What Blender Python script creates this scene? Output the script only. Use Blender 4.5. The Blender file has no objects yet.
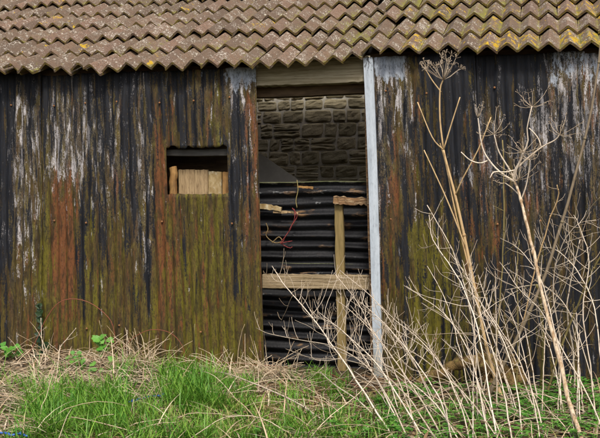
import bpy, bmesh, math, random
import numpy as np
from mathutils import Vector, Matrix, noise as mnoise

S = bpy.context.scene
COL = S.collection
rnd = random.Random(7)

# ------------------------------------------------------------------ camera
F_PX = 900.0
YAW = math.radians(15.2)
CAM = Vector((1.888, -6.95, 1.24))
cd = bpy.data.cameras.new('camera')
cd.sensor_width = 36.0
cd.lens = 36.0 * F_PX / 600.0
cd.clip_start = 0.05
cd.clip_end = 4000
co = bpy.data.objects.new('camera', cd)
COL.objects.link(co)
co.location = CAM
co.rotation_euler = (math.radians(90), 0, YAW)
S.camera = co
FW = Vector((-math.sin(YAW), math.cos(YAW), 0))
RT = Vector((math.cos(YAW), math.sin(YAW), 0))

def ray(u, v):
    return FW + RT * ((u - 300) / F_PX) + Vector((0, 0, 1)) * ((219 - v) / F_PX)
def at(u, v, Y):
    d = ray(u, v)
    return CAM + d * ((Y - CAM.y) / d.y)
def gnd(u, v, z=0.0):
    d = ray(u, v)
    return CAM + d * ((z - CAM.z) / d.z)
def pix(x, y, z):
    dx, dy, dz = x - CAM.x, y - CAM.y, z - CAM.z
    de = dx * FW.x + dy * FW.y
    return 300 + F_PX * (dx * RT.x + dy * RT.y) / de, 219 - F_PX * dz / de

# ------------------------------------------------------------------ world, sun, exposure
SUN_EL, SUN_AZ = math.radians(50), math.radians(160)     # azimuth measured from +Y clockwise
w = bpy.data.worlds.new('World')
S.world = w
w.use_nodes = True
nt = w.node_tree
for n in list(nt.nodes):
    nt.nodes.remove(n)
out = nt.nodes.new('ShaderNodeOutputWorld')
bg = nt.nodes.new('ShaderNodeBackground')
sky = nt.nodes.new('ShaderNodeTexSky')
sky.sky_type = 'NISHITA'
sky.sun_disc = False
sky.sun_elevation = SUN_EL
sky.sun_rotation = SUN_AZ
sky.air_density = 1.0
sky.dust_density = 4.0
sky.ozone_density = 0.6
bg.inputs['Strength'].default_value = 0.085
nt.links.new(sky.outputs[0], bg.inputs[0])
nt.links.new(bg.outputs[0], out.inputs[0])
sl = bpy.data.lights.new('sun', 'SUN')
sl.energy = 1.5
sl.angle = math.radians(10)
sl.color = (1.0, 0.95, 0.87)
so = bpy.data.objects.new('sun', sl)
COL.objects.link(so)
sd = Vector((math.sin(SUN_AZ) * math.cos(SUN_EL), math.cos(SUN_AZ) * math.cos(SUN_EL), math.sin(SUN_EL)))
so.rotation_euler = sd.to_track_quat('Z', 'Y').to_euler()
so.location = sd * 20
S.view_settings.view_transform = 'Standard'
S.view_settings.look = 'None'
S.view_settings.exposure = 1.3
S.view_settings.gamma = 1
S.view_settings.use_curve_mapping = False

# ------------------------------------------------------------------ node helper
class NG:
    def __init__(s, name, rough=0.8, spec=0.3):
        s.m = bpy.data.materials.new(name)
        s.m.use_nodes = True
        s.t = s.m.node_tree
        s.b = s.t.nodes['Principled BSDF']
        s.b.inputs['Roughness'].default_value = rough
        s.b.inputs['Specular IOR Level'].default_value = spec
    def n(s, typ, **kw):
        nd = s.t.nodes.new(typ)
        for k, v in kw.items():
            setattr(nd, k, v)
        return nd
    def put(s, sock, v):
        if hasattr(v, 'links') or isinstance(v, bpy.types.NodeSocket):
            s.t.links.new(v, sock)
        elif isinstance(v, (tuple, list)) and len(v) == 3 and sock.type == 'RGBA':
            sock.default_value = (*v, 1)
        else:
            sock.default_value = v
    def obj(s):
        return s.n('ShaderNodeTexCoord').outputs['Object']
    def uv(s):
        return s.n('ShaderNodeTexCoord').outputs['UV']
    def attr(s, name):
        return s.n('ShaderNodeAttribute', attribute_name=name).outputs['Fac']
    def mapv(s, vec, scale=(1, 1, 1), loc=(0, 0, 0)):
        m = s.n('ShaderNodeMapping')
        s.put(m.inputs['Vector'], vec)
        m.inputs['Scale'].default_value = scale
        m.inputs['Location'].default_value = loc
        return m.outputs[0]
    def noise(s, vec, scale=1.0, detail=3.0, rough=0.55, dist=0.0):
        m = s.n('ShaderNodeTexNoise')
        s.put(m.inputs['Vector'], vec)
        m.inputs['Scale'].default_value = scale
        m.inputs['Detail'].default_value = detail
        m.inputs['Roughness'].default_value = rough
        m.inputs['Distortion'].default_value = dist
        return m.outputs['Fac']
    def math(s, op, a, b=0.0, c=None, clamp=False):
        m = s.n('ShaderNodeMath', operation=op, use_clamp=clamp)
        s.put(m.inputs[0], a)
        s.put(m.inputs[1], b)
        if c is not None:
            s.put(m.inputs[2], c)
        return m.outputs[0]
    def step(s, v, lo, hi):
        m = s.n('ShaderNodeMapRange', interpolation_type='SMOOTHSTEP')
        s.put(m.inputs['Value'], v)
        m.inputs['From Min'].default_value = lo
        m.inputs['From Max'].default_value = hi
        return m.outputs['Result']
    def mix(s, f, a, b):
        m = s.n('ShaderNodeMix', data_type='RGBA')
        s.put(m.inputs['Factor'], f)
        s.put(m.inputs['A'] if False else m.inputs[6], a)
        s.put(m.inputs[7], b)
        return m.outputs[2]
    def bump(s, h, strength=0.3, dist=0.01):
        m = s.n('ShaderNodeBump')
        s.put(m.inputs['Height'], h)
        m.inputs['Strength'].default_value = strength
        m.inputs['Distance'].default_value = dist
        s.t.links.new(m.outputs[0], s.b.inputs['Normal'])
    def col(s, c):
        s.put(s.b.inputs['Base Color'], c)
    def rough(s, r):
        s.put(s.b.inputs['Roughness'], r)

# ------------------------------------------------------------------ materials
def mat_wall():
    g = NG('weathered_painted_iron', 0.6, 0.16)
    uv = g.uv()
    def cov(name, sx, sz, off, w=1.0, lo=0.42, hi=0.62, det=4.0, fine=0.0):
        nz = g.noise(g.mapv(uv, (sx, sz, 1), (off, off * 1.7, 0)), 1.0, det, 0.62, 0.3)
        v = g.math('MULTIPLY_ADD', g.math('SUBTRACT', nz, 0.5), w * 2.0, g.attr(name))
        v = g.math('MULTIPLY_ADD', g.math('SUBTRACT', FLK, 0.5), w * 1.3, v)
        if fine:
            v = g.math('MULTIPLY_ADD', g.math('SUBTRACT', SPK, 0.5), fine, v)
        return v, g.step(v, lo, hi)
    SPK = g.noise(g.mapv(uv, (240, 130, 1)), 1.0, 3.0, 0.7)
    FLK = g.noise(g.mapv(uv, (105, 48, 1), (17, 3, 0)), 1.0, 6.0, 0.78, 0.4)
    slow = g.noise(g.mapv(uv, (22, 1.1, 1), (3, 8, 0)), 1.0, 4.0, 0.6)
    mid = g.noise(g.mapv(uv, (70, 5, 1), (13, 1, 0)), 1.0, 3.0, 0.6)
    c = g.mix(g.step(slow, 0.35, 0.65), (0.060, 0.035, 0.014), (0.070, 0.052, 0.010))
    c = g.mix(g.step(mid, 0.42, 0.72), c, (0.024, 0.021, 0.013))
    grit = g.noise(g.mapv(uv, (75, 22, 1), (2, 9, 0)), 1.0, 5.0, 0.7, 0.6)
    patch = g.noise(g.mapv(uv, (16, 6, 1), (8, 3, 0)), 1.0, 4.0, 0.65, 0.8)
    c = g.mix(g.step(patch, 0.50, 0.72), c, (0.098, 0.076, 0.018))
    _, r = cov('R', 28, 3.0, 5, 1.1, 0.50, 0.76, 4, 0.45)
    c = g.mix(g.math('MULTIPLY', r, 0.85), c, g.mix(mid, (0.185, 0.062, 0.022), (0.080, 0.033, 0.013)))
    dk = g.noise(g.mapv(uv, (20, 3.0, 1), (31, 17, 0)), 1.0, 5.0, 0.68, 0.8)
    _, m = cov('M', 30, 3.2, 21, 1.15, 0.46, 0.76, 5, 0.5)
    c = g.mix(g.math('MULTIPLY', m, 0.85), c, g.mix(slow, (0.042, 0.042, 0.008), (0.165, 0.142, 0.010)))
    c = g.mix(g.math('MULTIPLY', g.step(dk, 0.50, 0.66), 0.75), c, (0.020, 0.015, 0.007))
    og = g.noise(g.mapv(uv, (24, 5.0, 1), (71, 7, 0)), 1.0, 5.0, 0.7, 0.5)
    c = g.mix(g.math('MULTIPLY', g.step(og, 0.63, 0.75), g.math('MULTIPLY_ADD', g.attr('R'), 0.9, 0.15)), c, (0.22, 0.085, 0.025))
    kv, k = cov('K', 24, 2.1, 40, 1.2, 0.55, 0.61, 4, 0.45)
    _, wt = cov('W', 28, 3.8, 60, 1.25, 0.56, 0.66, 5, 0.8)
    fr = g.math('MULTIPLY', g.math('MULTIPLY', g.step(kv, 0.30, 0.46), g.step(g.attr('W'), 0.1, 0.5)), g.step(SPK, 0.36, 0.62))
    c = g.mix(k, c, g.mix(g.step(mid, 0.3, 0.75), (0.0045, 0.0055, 0.0080), (0.0155, 0.0175, 0.023)))
    inv = g.math('SUBTRACT', 1.0, g.math('MULTIPLY', k, 0.55))
    wcol = g.mix(SPK, (0.20, 0.19, 0.19), (0.55, 0.525, 0.525))
    c = g.mix(g.math('MULTIPLY', g.math('MULTIPLY', fr, 0.22), g.math('SUBTRACT', 1.0, k)), c, wcol)
    c = g.mix(g.math('MULTIPLY', wt, inv), c, wcol)
    # bare zinc sheet end under the eaves
    zn, z = cov('Z', 30, 14.0, 80, 0.8, 0.46, 0.62, 5, 0.7)
    c = g.mix(z, c, g.mix(mid, (0.22, 0.25, 0.29), (0.36, 0.395, 0.445)))
    # blotchy dirt and grain over everything
    c = g.mix(g.math('MULTIPLY', g.step(grit, 0.46, 0.66), 0.62), c, (0.010, 0.008, 0.005))
    c = g.mix(g.math('MULTIPLY', g.step(FLK, 0.55, 0.66), 0.5), c, (0.013, 0.010, 0.007))
    c = g.mix(g.math('MULTIPLY', g.step(SPK, 0.52, 0.75), 0.5), c, (0.012, 0.010, 0.008))
    g.col(c)
    g.rough(g.math('MULTIPLY_ADD', k, -0.12, 0.74))
    g.bump(g.math('ADD', g.math('ADD', SPK, FLK), g.math('MULTIPLY', k, 0.9)), 0.5, 0.0025)
    return g.m

def mat_tile():
    g = NG('clay_tile_lichen', 0.9, 0.15)
    o = g.obj()
    tint = g.attr('tint')
    yl = g.attr('yellow')
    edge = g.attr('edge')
    sc = g.noise(g.mapv(o, (60, 60, 60)), 1, 4, 0.7)
    big = g.noise(g.mapv(o, (9, 9, 9), (4, 2, 1)), 1, 3, 0.6)
    uv = g.uv()
    c = g.mix(g.step(big, 0.35, 0.68), (0.165, 0.108, 0.070), (0.165, 0.128, 0.092))
    c = g.mix(g.math('MULTIPLY', tint, 0.8), c, (0.095, 0.068, 0.048))
    c = g.mix(g.math('MULTIPLY', g.step(g.attr('red'), 0.6, 1.0), 0.35), c, (0.22, 0.13, 0.095))
    c = g.mix(g.math('MULTIPLY', g.step(sc, 0.46, 0.62), 0.7), c, (0.075, 0.056, 0.040))
    # crusty pale lichen flakes, stretched down the slope
    li = g.noise(g.mapv(uv, (70, 26, 1)), 1, 5, 0.72, 0.4)
    lm = g.step(g.math('MULTIPLY_ADD', g.math('SUBTRACT', big, 0.5), 0.55, li), 0.57, 0.65)
    lf = g.noise(g.mapv(uv, (130, 60, 1), (1, 6, 0)), 1, 4, 0.75)
    c = g.mix(g.math('MULTIPLY', g.math('MULTIPLY', lm, 0.9), g.step(lf, 0.40, 0.52)), c, (0.48, 0.44, 0.37))
    l2 = g.noise(g.mapv(uv, (190, 120, 1), (5, 5, 5)), 1, 2, 0.6)
    c = g.mix(g.math('MULTIPLY', g.step(l2, 0.66, 0.74), 0.6), c, (0.40, 0.37, 0.33))
    # yellow lichen
    yn = g.noise(g.mapv(uv, (15, 9, 1), (9, 1, 2)), 1, 6, 0.68, 0.5)
    ym = g.step(g.math('MULTIPLY_ADD', g.math('SUBTRACT', yn, 0.5), 2.3, yl), 0.68, 0.80)
    c = g.mix(ym, c, g.mix(sc, (0.44, 0.24, 0.010), (0.34, 0.26, 0.03)))
    # moss in channels and on the broken front edges
    mn = g.noise(g.mapv(o, (28, 28, 28), (7, 3, 2)), 1, 4, 0.65)
    mm = g.step(g.math('MULTIPLY_ADD', g.math('SUBTRACT', mn, 0.5), 1.6, g.attr('moss')), 0.55, 0.85)
    c = g.mix(g.math('MULTIPLY', mm, 0.8), c, g.mix(sc, (0.10, 0.105, 0.014), (0.24, 0.22, 0.04)))
    em = g.math('MULTIPLY', edge, g.step(mn, 0.40, 0.62))
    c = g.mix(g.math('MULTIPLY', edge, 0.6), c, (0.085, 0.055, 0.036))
    c = g.mix(g.math('MULTIPLY', em, 0.8), c, (0.155, 0.115, 0.018))
    g.col(c)
    g.bump(g.math('ADD', sc, g.math('MULTIPLY', li, 0.7)), 0.55, 0.006)
    return g.m

def mat_stone():
    g = NG('rubble_stone', 0.9, 0.15)
    o = g.obj()
    a = g.noise(g.mapv(o, (5, 5, 5)), 1, 4, 0.6)
    b = g.noise(g.mapv(o, (45, 45, 45)), 1, 4, 0.7)
    c = g.mix(g.attr('tint'), (0.29, 0.25, 0.155), (0.44, 0.375, 0.24))
    c = g.mix(g.step(a, 0.45, 0.75), c, (0.30, 0.265, 0.17))
    c = g.mix(g.math('MULTIPLY', g.step(b, 0.5, 0.75), 0.45), c, (0.15, 0.13, 0.09))
    g.col(c)
    g.bump(g.math('ADD', b, a), 0.6, 0.010)
    return g.m

def mat_plain(name, c1, c2, scale=(20, 20, 20), rough=0.85, spec=0.2, bump=0.3, bd=0.004, lo=0.35, hi=0.7, c3=None, s3=(60, 60, 60), f3=0.5, tint=None, stripe=None):
    g = NG(name, rough, spec)
    o = g.obj()
    a = g.noise(g.mapv(o, scale), 1, 4, 0.62)
    c = g.mix(g.step(a, lo, hi), c1, c2)
    if tint:
        c = g.mix(g.attr('tint'), c, tint)
    h = a
    if c3:
        b = g.noise(g.mapv(o, s3, (2, 5, 1)), 1, 4, 0.68)
        c = g.mix(g.math('MULTIPLY', g.step(b, 0.5, 0.72), f3), c, c3)
        h = g.math('ADD', a, b)
    g.col(c)
    if bump:
        g.bump(h, bump, bd)
    return g.m

def mat_blacksheet():
    g = NG('tarred_iron', 0.6, 0.25)
    uv = g.uv()
    n1 = g.noise(g.mapv(uv, (9, 34, 1)), 1, 5, 0.65, 0.4)
    n2 = g.noise(g.mapv(uv, (60, 60, 1)), 1, 4, 0.7)
    n3 = g.noise(g.mapv(uv, (4, 9, 1), (4, 7, 0)), 1, 3, 0.6)
    c = g.mix(g.step(n2, 0.35, 0.7), (0.0028, 0.003, 0.004), (0.0095, 0.010, 0.012))
    sc = g.attr('scuff')
    v = g.math('MULTIPLY_ADD', g.math('SUBTRACT', n1, 0.5), 2.2, sc)
    v = g.math('MULTIPLY_ADD', g.math('SUBTRACT', n2, 0.5), 0.7, v)
    c = g.mix(g.math('MULTIPLY', g.step(v, 0.55, 0.95), 0.8), c, g.mix(n2, (0.13, 0.14, 0.15), (0.36, 0.37, 0.37)))
    r = g.math('MULTIPLY', g.step(g.math('MULTIPLY_ADD', sc, 0.25, n3), 0.60, 0.75), g.step(n1, 0.45, 0.6))
    c = g.mix(g.math('MULTIPLY', r, 0.8), c, (0.20, 0.115, 0.05))
    e = g.attr('algae')
    ev = g.math('MULTIPLY_ADD', g.math('SUBTRACT', n1, 0.5), 1.2, e)
    c = g.mix(g.math('MULTIPLY', g.step(ev, 0.45, 0.8), 0.8), c, g.mix(n2, (0.07, 0.08, 0.03), (0.19, 0.20, 0.10)))
    g.col(c)
    g.rough(g.math('MULTIPLY_ADD', g.step(v, 0.4, 0.9), 0.25, 0.55))
    g.bump(g.math('ADD', n2, n1), 0.7, 0.004)
    return g.m

def mat_strand(name, a, b, dark, rough=0.75):
    g = NG(name, rough, 0.25)
    t = g.attr('tint')
    o = g.obj()
    n = g.noise(g.mapv(o, (35, 35, 18)), 1, 3, 0.6)
    c = g.mix(t, a, b)
    c = g.mix(g.math('MULTIPLY', g.step(n, 0.48, 0.75), 0.6), c, dark)
    g.col(c)
    return g.m

def mat_leaf(name, a, b, dark):
    g = NG(name, 0.5, 0.35)
    t = g.attr('tint')
    c = g.mix(t, a, b)
    c = g.mix(g.math('MULTIPLY', g.step(g.noise(g.mapv(g.obj(), (30, 30, 30)), 1, 2), 0.5, 0.75), 0.35), c, dark)
    g.col(c)
    g.b.inputs['Transmission Weight'].default_value = 0.0
    tr = g.n('ShaderNodeBsdfTranslucent')
    g.put(tr.inputs[0], c)
    mx = g.n('ShaderNodeMixShader')
    mx.inputs[0].default_value = 0.28
    g.t.links.new(g.b.outputs[0], mx.inputs[1])
    g.t.links.new(tr.outputs[0], mx.inputs[2])
    g.t.links.new(mx.outputs[0], g.t.nodes['Material Output'].inputs['Surface'])
    return g.m

M = {}
M['wall'] = mat_wall()
M['tile'] = mat_tile()
M['stone'] = mat_stone()
M['mortar'] = mat_plain('lime_mortar', (0.46, 0.43, 0.36), (0.58, 0.55, 0.47), (30, 30, 30))
M['soil'] = mat_plain('soil_litter', (0.030, 0.021, 0.012), (0.065, 0.048, 0.028), (9, 9, 9), 0.95, 0.1, 0.8, 0.02, c3=(0.19, 0.15, 0.09), s3=(45, 45, 45), f3=0.6)
M['lintel'] = mat_plain('mossy_lintel', (0.33, 0.29, 0.20), (0.20, 0.17, 0.10), (2.2, 40, 55), 0.88, 0.15, 0.9, 0.008, c3=(0.10, 0.07, 0.03), s3=(4, 70, 110), f3=0.85)
M['oldwood'] = mat_plain('dark_old_wood', (0.055, 0.036, 0.020), (0.10, 0.066, 0.036), (6, 30, 30), 0.85, 0.2, 0.5, 0.005)
M['rail'] = mat_plain('weathered_rail', (0.30, 0.235, 0.145), (0.17, 0.125, 0.068), (2.5, 60, 75), 0.85, 0.15, 1.0, 0.008, c3=(0.05, 0.028, 0.010), s3=(3, 110, 130), f3=0.95)
M['upright'] = mat_plain('pale_batten', (0.20, 0.145, 0.060), (0.13, 0.095, 0.035), (40, 40, 4), 0.8, 0.2, 0.5, 0.004, c3=(0.10, 0.085, 0.03), s3=(60, 60, 9), f3=0.6)
M['rotten'] = mat_plain('rotten_wood', (0.20, 0.115, 0.055), (0.085, 0.05, 0.027), (8, 40, 40), 0.85, 0.2, 0.9, 0.01, c3=(0.40, 0.32, 0.20), s3=(10, 60, 60), f3=0.7)
M['plank'] = mat_plain('sawn_plank', (0.32, 0.235, 0.13), (0.19, 0.13, 0.07), (40, 40, 5), 0.85, 0.15, 0.9, 0.006, c3=(0.085, 0.05, 0.025), s3=(90, 90, 14), f3=0.8)
M['mossplank'] = mat_plain('lichen_plank', (0.30, 0.23, 0.12), (0.19, 0.125, 0.045), (24, 24, 12), 0.85, 0.2, 0.6, 0.005, c3=(0.42, 0.40, 0.31), s3=(26, 26, 16), f3=0.7)
M['split'] = mat_plain('split_log', (0.27, 0.155, 0.055), (0.17, 0.085, 0.028), (22, 22, 9), 0.8, 0.2, 0.7, 0.006, c3=(0.08, 0.045, 0.02), s3=(30, 30, 8), f3=0.7)
def mat_zinc():
    g = NG('galvanised_strip', 0.55, 0.4)
    o = g.obj()
    a = g.noise(g.mapv(o, (14, 14, 3)), 1, 5, 0.65)
    b = g.noise(g.mapv(o, (90, 90, 24)), 1, 4, 0.7)
    c = g.mix(g.step(a, 0.35, 0.65), (0.27, 0.31, 0.35), (0.37, 0.415, 0.46))
    c = g.mix(g.math('MULTIPLY', g.step(b, 0.5, 0.66), 0.45), c, (0.19, 0.205, 0.215))
    z = g.n('ShaderNodeSeparateXYZ')
    g.put(z.inputs[0], o)
    low = g.math('ADD', g.math('MULTIPLY', z.outputs[2], -1.4), g.math('MULTIPLY_ADD', a, 1.1, 0.35))
    c = g.mix(g.math('MULTIPLY', g.step(low, 0.35, 1.0), 0.75), c, (0.10, 0.095, 0.045))
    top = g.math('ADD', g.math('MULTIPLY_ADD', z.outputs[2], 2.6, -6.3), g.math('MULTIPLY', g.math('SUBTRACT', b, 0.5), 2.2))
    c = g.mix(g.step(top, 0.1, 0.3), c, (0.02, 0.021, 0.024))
    g.col(c)
    g.bump(g.math('ADD', a, b), 0.3, 0.003)
    return g.m
M['zinc'] = mat_zinc()
M['black'] = mat_blacksheet()
M['greyboard'] = mat_plain('grey_board', (0.30, 0.285, 0.26), (0.36, 0.34, 0.31), (8, 8, 8))
M['deck'] = mat_plain('roof_underside', (0.08, 0.065, 0.045), (0.13, 0.10, 0.07), (6, 6, 20))
M['bolt'] = mat_plain('rusty_bolt', (0.25, 0.12, 0.05), (0.12, 0.06, 0.03), (90, 90, 90))
M['straw'] = mat_strand('dry_straw', (0.60, 0.50, 0.36), (0.30, 0.21, 0.12), (0.17, 0.105, 0.055))
M['twig'] = mat_strand('dry_twig', (0.62, 0.53, 0.42), (0.22, 0.165, 0.105), (0.14, 0.095, 0.055))
M['barkcane'] = mat_plain('peeling_cane', (0.50, 0.40, 0.28), (0.30, 0.20, 0.11), (40, 40, 9), 0.8, 0.2, 0.8, 0.004, 0.40, 0.60, c3=(0.085, 0.055, 0.03), s3=(60, 60, 14), f3=0.9)
M['cane'] = mat_strand('dry_cane', (0.48, 0.34, 0.175), (0.36, 0.235, 0.11), (0.17, 0.105, 0.055))
M['greycane'] = mat_strand('grey_cane', (0.22, 0.17, 0.115), (0.15, 0.12, 0.07), (0.10, 0.075, 0.045))
M['greenstem'] = mat_strand('olive_stem', (0.16, 0.135, 0.045), (0.22, 0.17, 0.07), (0.08, 0.065, 0.03))
M['seed'] = mat_strand('seed_head', (0.56, 0.46, 0.34), (0.38, 0.29, 0.19), (0.22, 0.15, 0.09))
M['bramble'] = mat_strand('red_bramble', (0.20, 0.055, 0.035), (0.14, 0.05, 0.03), (0.16, 0.10, 0.05))
M['litter'] = mat_strand('brown_litter', (0.23, 0.14, 0.07), (0.12, 0.07, 0.035), (0.07, 0.04, 0.02))
M['grass'] = mat_leaf('grass_blade', (0.055, 0.19, 0.016), (0.20, 0.35, 0.04), (0.05, 0.12, 0.015))
M['yellowgrass'] = mat_leaf('yellow_grass', (0.36, 0.33, 0.12), (0.27, 0.32, 0.08), (0.22, 0.16, 0.07))
M['weedleaf'] = mat_leaf('weed_leaf', (0.065, 0.22, 0.025), (0.14, 0.33, 0.05), (0.03, 0.09, 0.015))
M['ivy'] = mat_leaf('ivy_leaf', (0.014, 0.035, 0.014), (0.028, 0.06, 0.020), (0.01, 0.02, 0.01))
M['root'] = mat_plain('mossy_root', (0.20, 0.13, 0.05), (0.075, 0.046, 0.020), (16, 16, 16), 0.9, 0.15, 1.0, 0.03, c3=(0.24, 0.20, 0.06), s3=(24, 24, 24), f3=0.75)
M['dimrail'] = mat_plain('dim_grey_rail', (0.075, 0.072, 0.066), (0.045, 0.042, 0.038), (4, 40, 40), 0.85, 0.2, 0.6, 0.006)
M['blue'] = mat_plain('blue_rope', (0.025, 0.08, 0.30), (0.04, 0.13, 0.40), (60, 60, 60), 0.5, 0.4)
M['redtwine'] = mat_plain('red_twine', (0.20, 0.035, 0.035), (0.12, 0.025, 0.022), (90, 90, 90), 0.7, 0.2)
M['wire'] = mat_plain('rusty_wire', (0.17, 0.12, 0.05), (0.10, 0.065, 0.03), (80, 80, 80), 0.7, 0.3)
M['greyplank'] = mat_plain('grey_plank', (0.30, 0.30, 0.29), (0.20, 0.195, 0.18), (3, 30, 30), 0.85, 0.2, 0.5, 0.004)

# ------------------------------------------------------------------ mesh builder
class MB:
    def __init__(s):
        s.v, s.f, s.t, s.mi = [], [], [], []
    def add(s, vs, fs, tint=0.5, mi=0):
        o = len(s.v)
        s.v.extend([tuple(p) for p in vs])
        s.t.extend([tint] * len(vs))
        s.f.extend([tuple(i + o for i in f) for f in fs])
        s.mi.extend([mi] * len(fs))
    def tube(s, pts, r0, r1=None, n=5, tint=0.5, rs=None):
        pts = [Vector(p) for p in pts]
        k = len(pts)
        if r1 is None:
            r1 = r0
        vs, fs = [], []
        prev = None
        for i, p in enumerate(pts):
            d = (pts[min(i + 1, k - 1)] - pts[max(i - 1, 0)])
            if d.length < 1e-9:
                d = Vector((0, 0, 1))
            d.normalize()
            if prev is None:
                a = d.orthogonal().normalized()
            else:
                a = (prev - d * prev.dot(d))
                a = a.normalized() if a.length > 1e-6 else d.orthogonal().normalized()
            prev = a
            b = d.cross(a)
            r = rs[i] if rs else r0 + (r1 - r0) * i / max(1, k - 1)
            for j in range(n):
                q = 2 * math.pi * j / n
                vs.append(p + a * (math.cos(q) * r) + b * (math.sin(q) * r))
        for i in range(k - 1):
            for j in range(n):
                j2 = (j + 1) % n
                fs.append((i * n + j, i * n + j2, (i + 1) * n + j2, (i + 1) * n + j))
        fs.append(tuple(range(n))[::-1])
        fs.append(tuple((k - 1) * n + j for j in range(n)))
        s.add(vs, fs, tint)
    def box(s, c, size, rot=None, tint=0.5, mi=0, jit=0.0, rg=None, seg=1):
        """box, optionally with seg cuts along its longest side and jittered corners"""
        c = Vector(c)
        hx, hy, hz = size[0] / 2, size[1] / 2, size[2] / 2
        ax = max(range(3), key=lambda i: size[i])
        o = [i for i in range(3) if i != ax]
        h = [hx, hy, hz]
        vs, fs = [], []
        for k in range(seg + 1):
            for (p, q) in ((-1, -1), (1, -1), (1, 1), (-1, 1)):
                l = [0, 0, 0]
                l[ax] = -h[ax] + 2 * h[ax] * k / seg
                l[o[0]] = p * h[o[0]]
                l[o[1]] = q * h[o[1]]
                if jit:
                    l = [x + rg.uniform(-jit, jit) for x in l]
                l = Vector(l)
                if rot:
                    l = rot @ l
                vs.append(c + l)
        for k in range(seg):
            for j in range(4):
                j2 = (j + 1) % 4
                fs.append((k * 4 + j, k * 4 + j2, (k + 1) * 4 + j2, (k + 1) * 4 + j))
        fs.append((3, 2, 1, 0))
        fs.append(tuple(seg * 4 + j for j in range(4)))
        s.add(vs, fs, tint, mi)
    def blob(s, c, r, tint=0.5):
        c = Vector(c)
        vs = [c + Vector(d) * r for d in ((1, 0, 0), (-1, 0, 0), (0, 1, 0), (0, -1, 0), (0, 0, 1), (0, 0, -1))]
        fs = [(0, 2, 4), (2, 1, 4), (1, 3, 4), (3, 0, 4), (2, 0, 5), (1, 2, 5), (3, 1, 5), (0, 3, 5)]
        s.add(vs, fs, tint)
    def build(s, name, mats, parent=None, smooth=True, attrs=None, uv=None, bevel=0.0, origin=None):
        me = bpy.data.meshes.new(name)
        o0 = Vector(origin) if origin is not None else Vector((0, 0, 0))
        pl = parent
        off = o0
        if parent is not None:
            off = parent.matrix_world_loc if hasattr(parent, 'matrix_world_loc') else Vector(WL.get(parent.name, (0, 0, 0)))
        me.from_pydata([(p[0] - off.x, p[1] - off.y, p[2] - off.z) for p in s.v], [], s.f)
        a = me.attributes.new('tint', 'FLOAT', 'POINT')
        a.data.foreach_set('value', s.t)
        if attrs:
            for k, vals in attrs.items():
                at_ = me.attributes.new(k, 'FLOAT', 'POINT')
                at_.data.foreach_set('value', [float(x) for x in vals])
        if uv is not None:
            ul = me.uv_layers.new(name='UVMap')
            li = np.empty(len(me.loops), dtype=np.int32)
            me.loops.foreach_get('vertex_index', li)
            ul.data.foreach_set('uv', np.asarray(uv, dtype=np.float32)[li].ravel())
        if not isinstance(mats, (list, tuple)):
            mats = [mats]
        for m in mats:
            me.materials.append(m)
        if len(mats) > 1:
            me.polygons.foreach_set('material_index', s.mi)
        if smooth:
            me.polygons.foreach_set('use_smooth', [True] * len(me.polygons))
        me.update()
        ob = bpy.data.objects.new(name, me)
        COL.objects.link(ob)
        if parent is not None:
            ob.parent = parent
            WL[ob.name] = off
        else:
            ob.location = o0
            WL[ob.name] = o0
        if bevel:
            b = ob.modifiers.new('bevel', 'BEVEL')
            b.width = bevel
            b.segments = 2
            b.limit_method = 'ANGLE'
        return ob
WL = {}

def tag(o, label=None, cat=None, group=None, kind=None):
    if label:
        o['label'] = label
    if cat:
        o['category'] = cat
    if group:
        o['group'] = group
    if kind:
        o['kind'] = kind
    return o
def empty(name, loc, label, cat, group=None):
    o = bpy.data.objects.new(name, None)
    COL.objects.link(o)
    o.location = loc
    o.empty_display_size = 0.1
    WL[o.name] = Vector(loc)
    return tag(o, label, cat, group)

def curve(pts, n=12):
    """Catmull-Rom through points"""
    pts = [Vector(p) for p in pts]
    if len(pts) == 2:
        return [pts[0].lerp(pts[1], i / n) for i in range(n + 1)]
    P = [pts[0] * 2 - pts[1]] + pts + [pts[-1] * 2 - pts[-2]]
    res = []
    per = max(2, n // (len(pts) - 1))
    for i in range(1, len(P) - 2):
        for k in range(per):
            t = k / per
            a, b, c, d = P[i - 1], P[i], P[i + 1], P[i + 2]
            res.append(0.5 * ((2 * b) + (c - a) * t + (2 * a - 5 * b + 4 * c - d) * t * t + (3 * b - a - 3 * c + d) * t ** 3))
    res.append(pts[-1])
    return res
def vn(x, y, z=0.0):
    return mnoise.noise(Vector((x, y, z)))

# ================================================================== GROUND
def gz(x, y):
    """ground height: nearly level yard, slightly banked up to the wall on the left"""
    z = 0.025 * vn(x * 1.7, y * 1.7) + 0.012 * vn(x * 6, y * 6, 3)
    if y < 0.05:
        bank = max(0, 1 - abs(y + 0.1) / 0.7) * max(0, min(1, (-0.4 - x) / 1.4))
        z += 0.05 * bank
    return z
def ground():
    mb = MB()
    xs = [-2500, -400, -80, -20] + [-6 + 0.12 * i for i in range(92)] + [12, 40, 200, 2500]
    ys = [-2500, -400, -80, -20, -8] + [-4 + 0.1 * i for i in range(46)] + [2, 4, 10, 60, 400, 2500]
    vs = []
    for y in ys:
        for x in xs:
            vs.append((x, y, gz(x, y) if (-7 < x < 6 and -5 < y < 1) else 0.0))
    n = len(xs)
    fs = [(j * n + i, j * n + i + 1, (j + 1) * n + i + 1, (j + 1) * n + i) for j in range(len(ys) - 1) for i in range(n - 1)]
    mb.add(vs, fs)
    o = mb.build('ground', M['soil'])
    tag(o, kind='structure')
ground()

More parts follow.
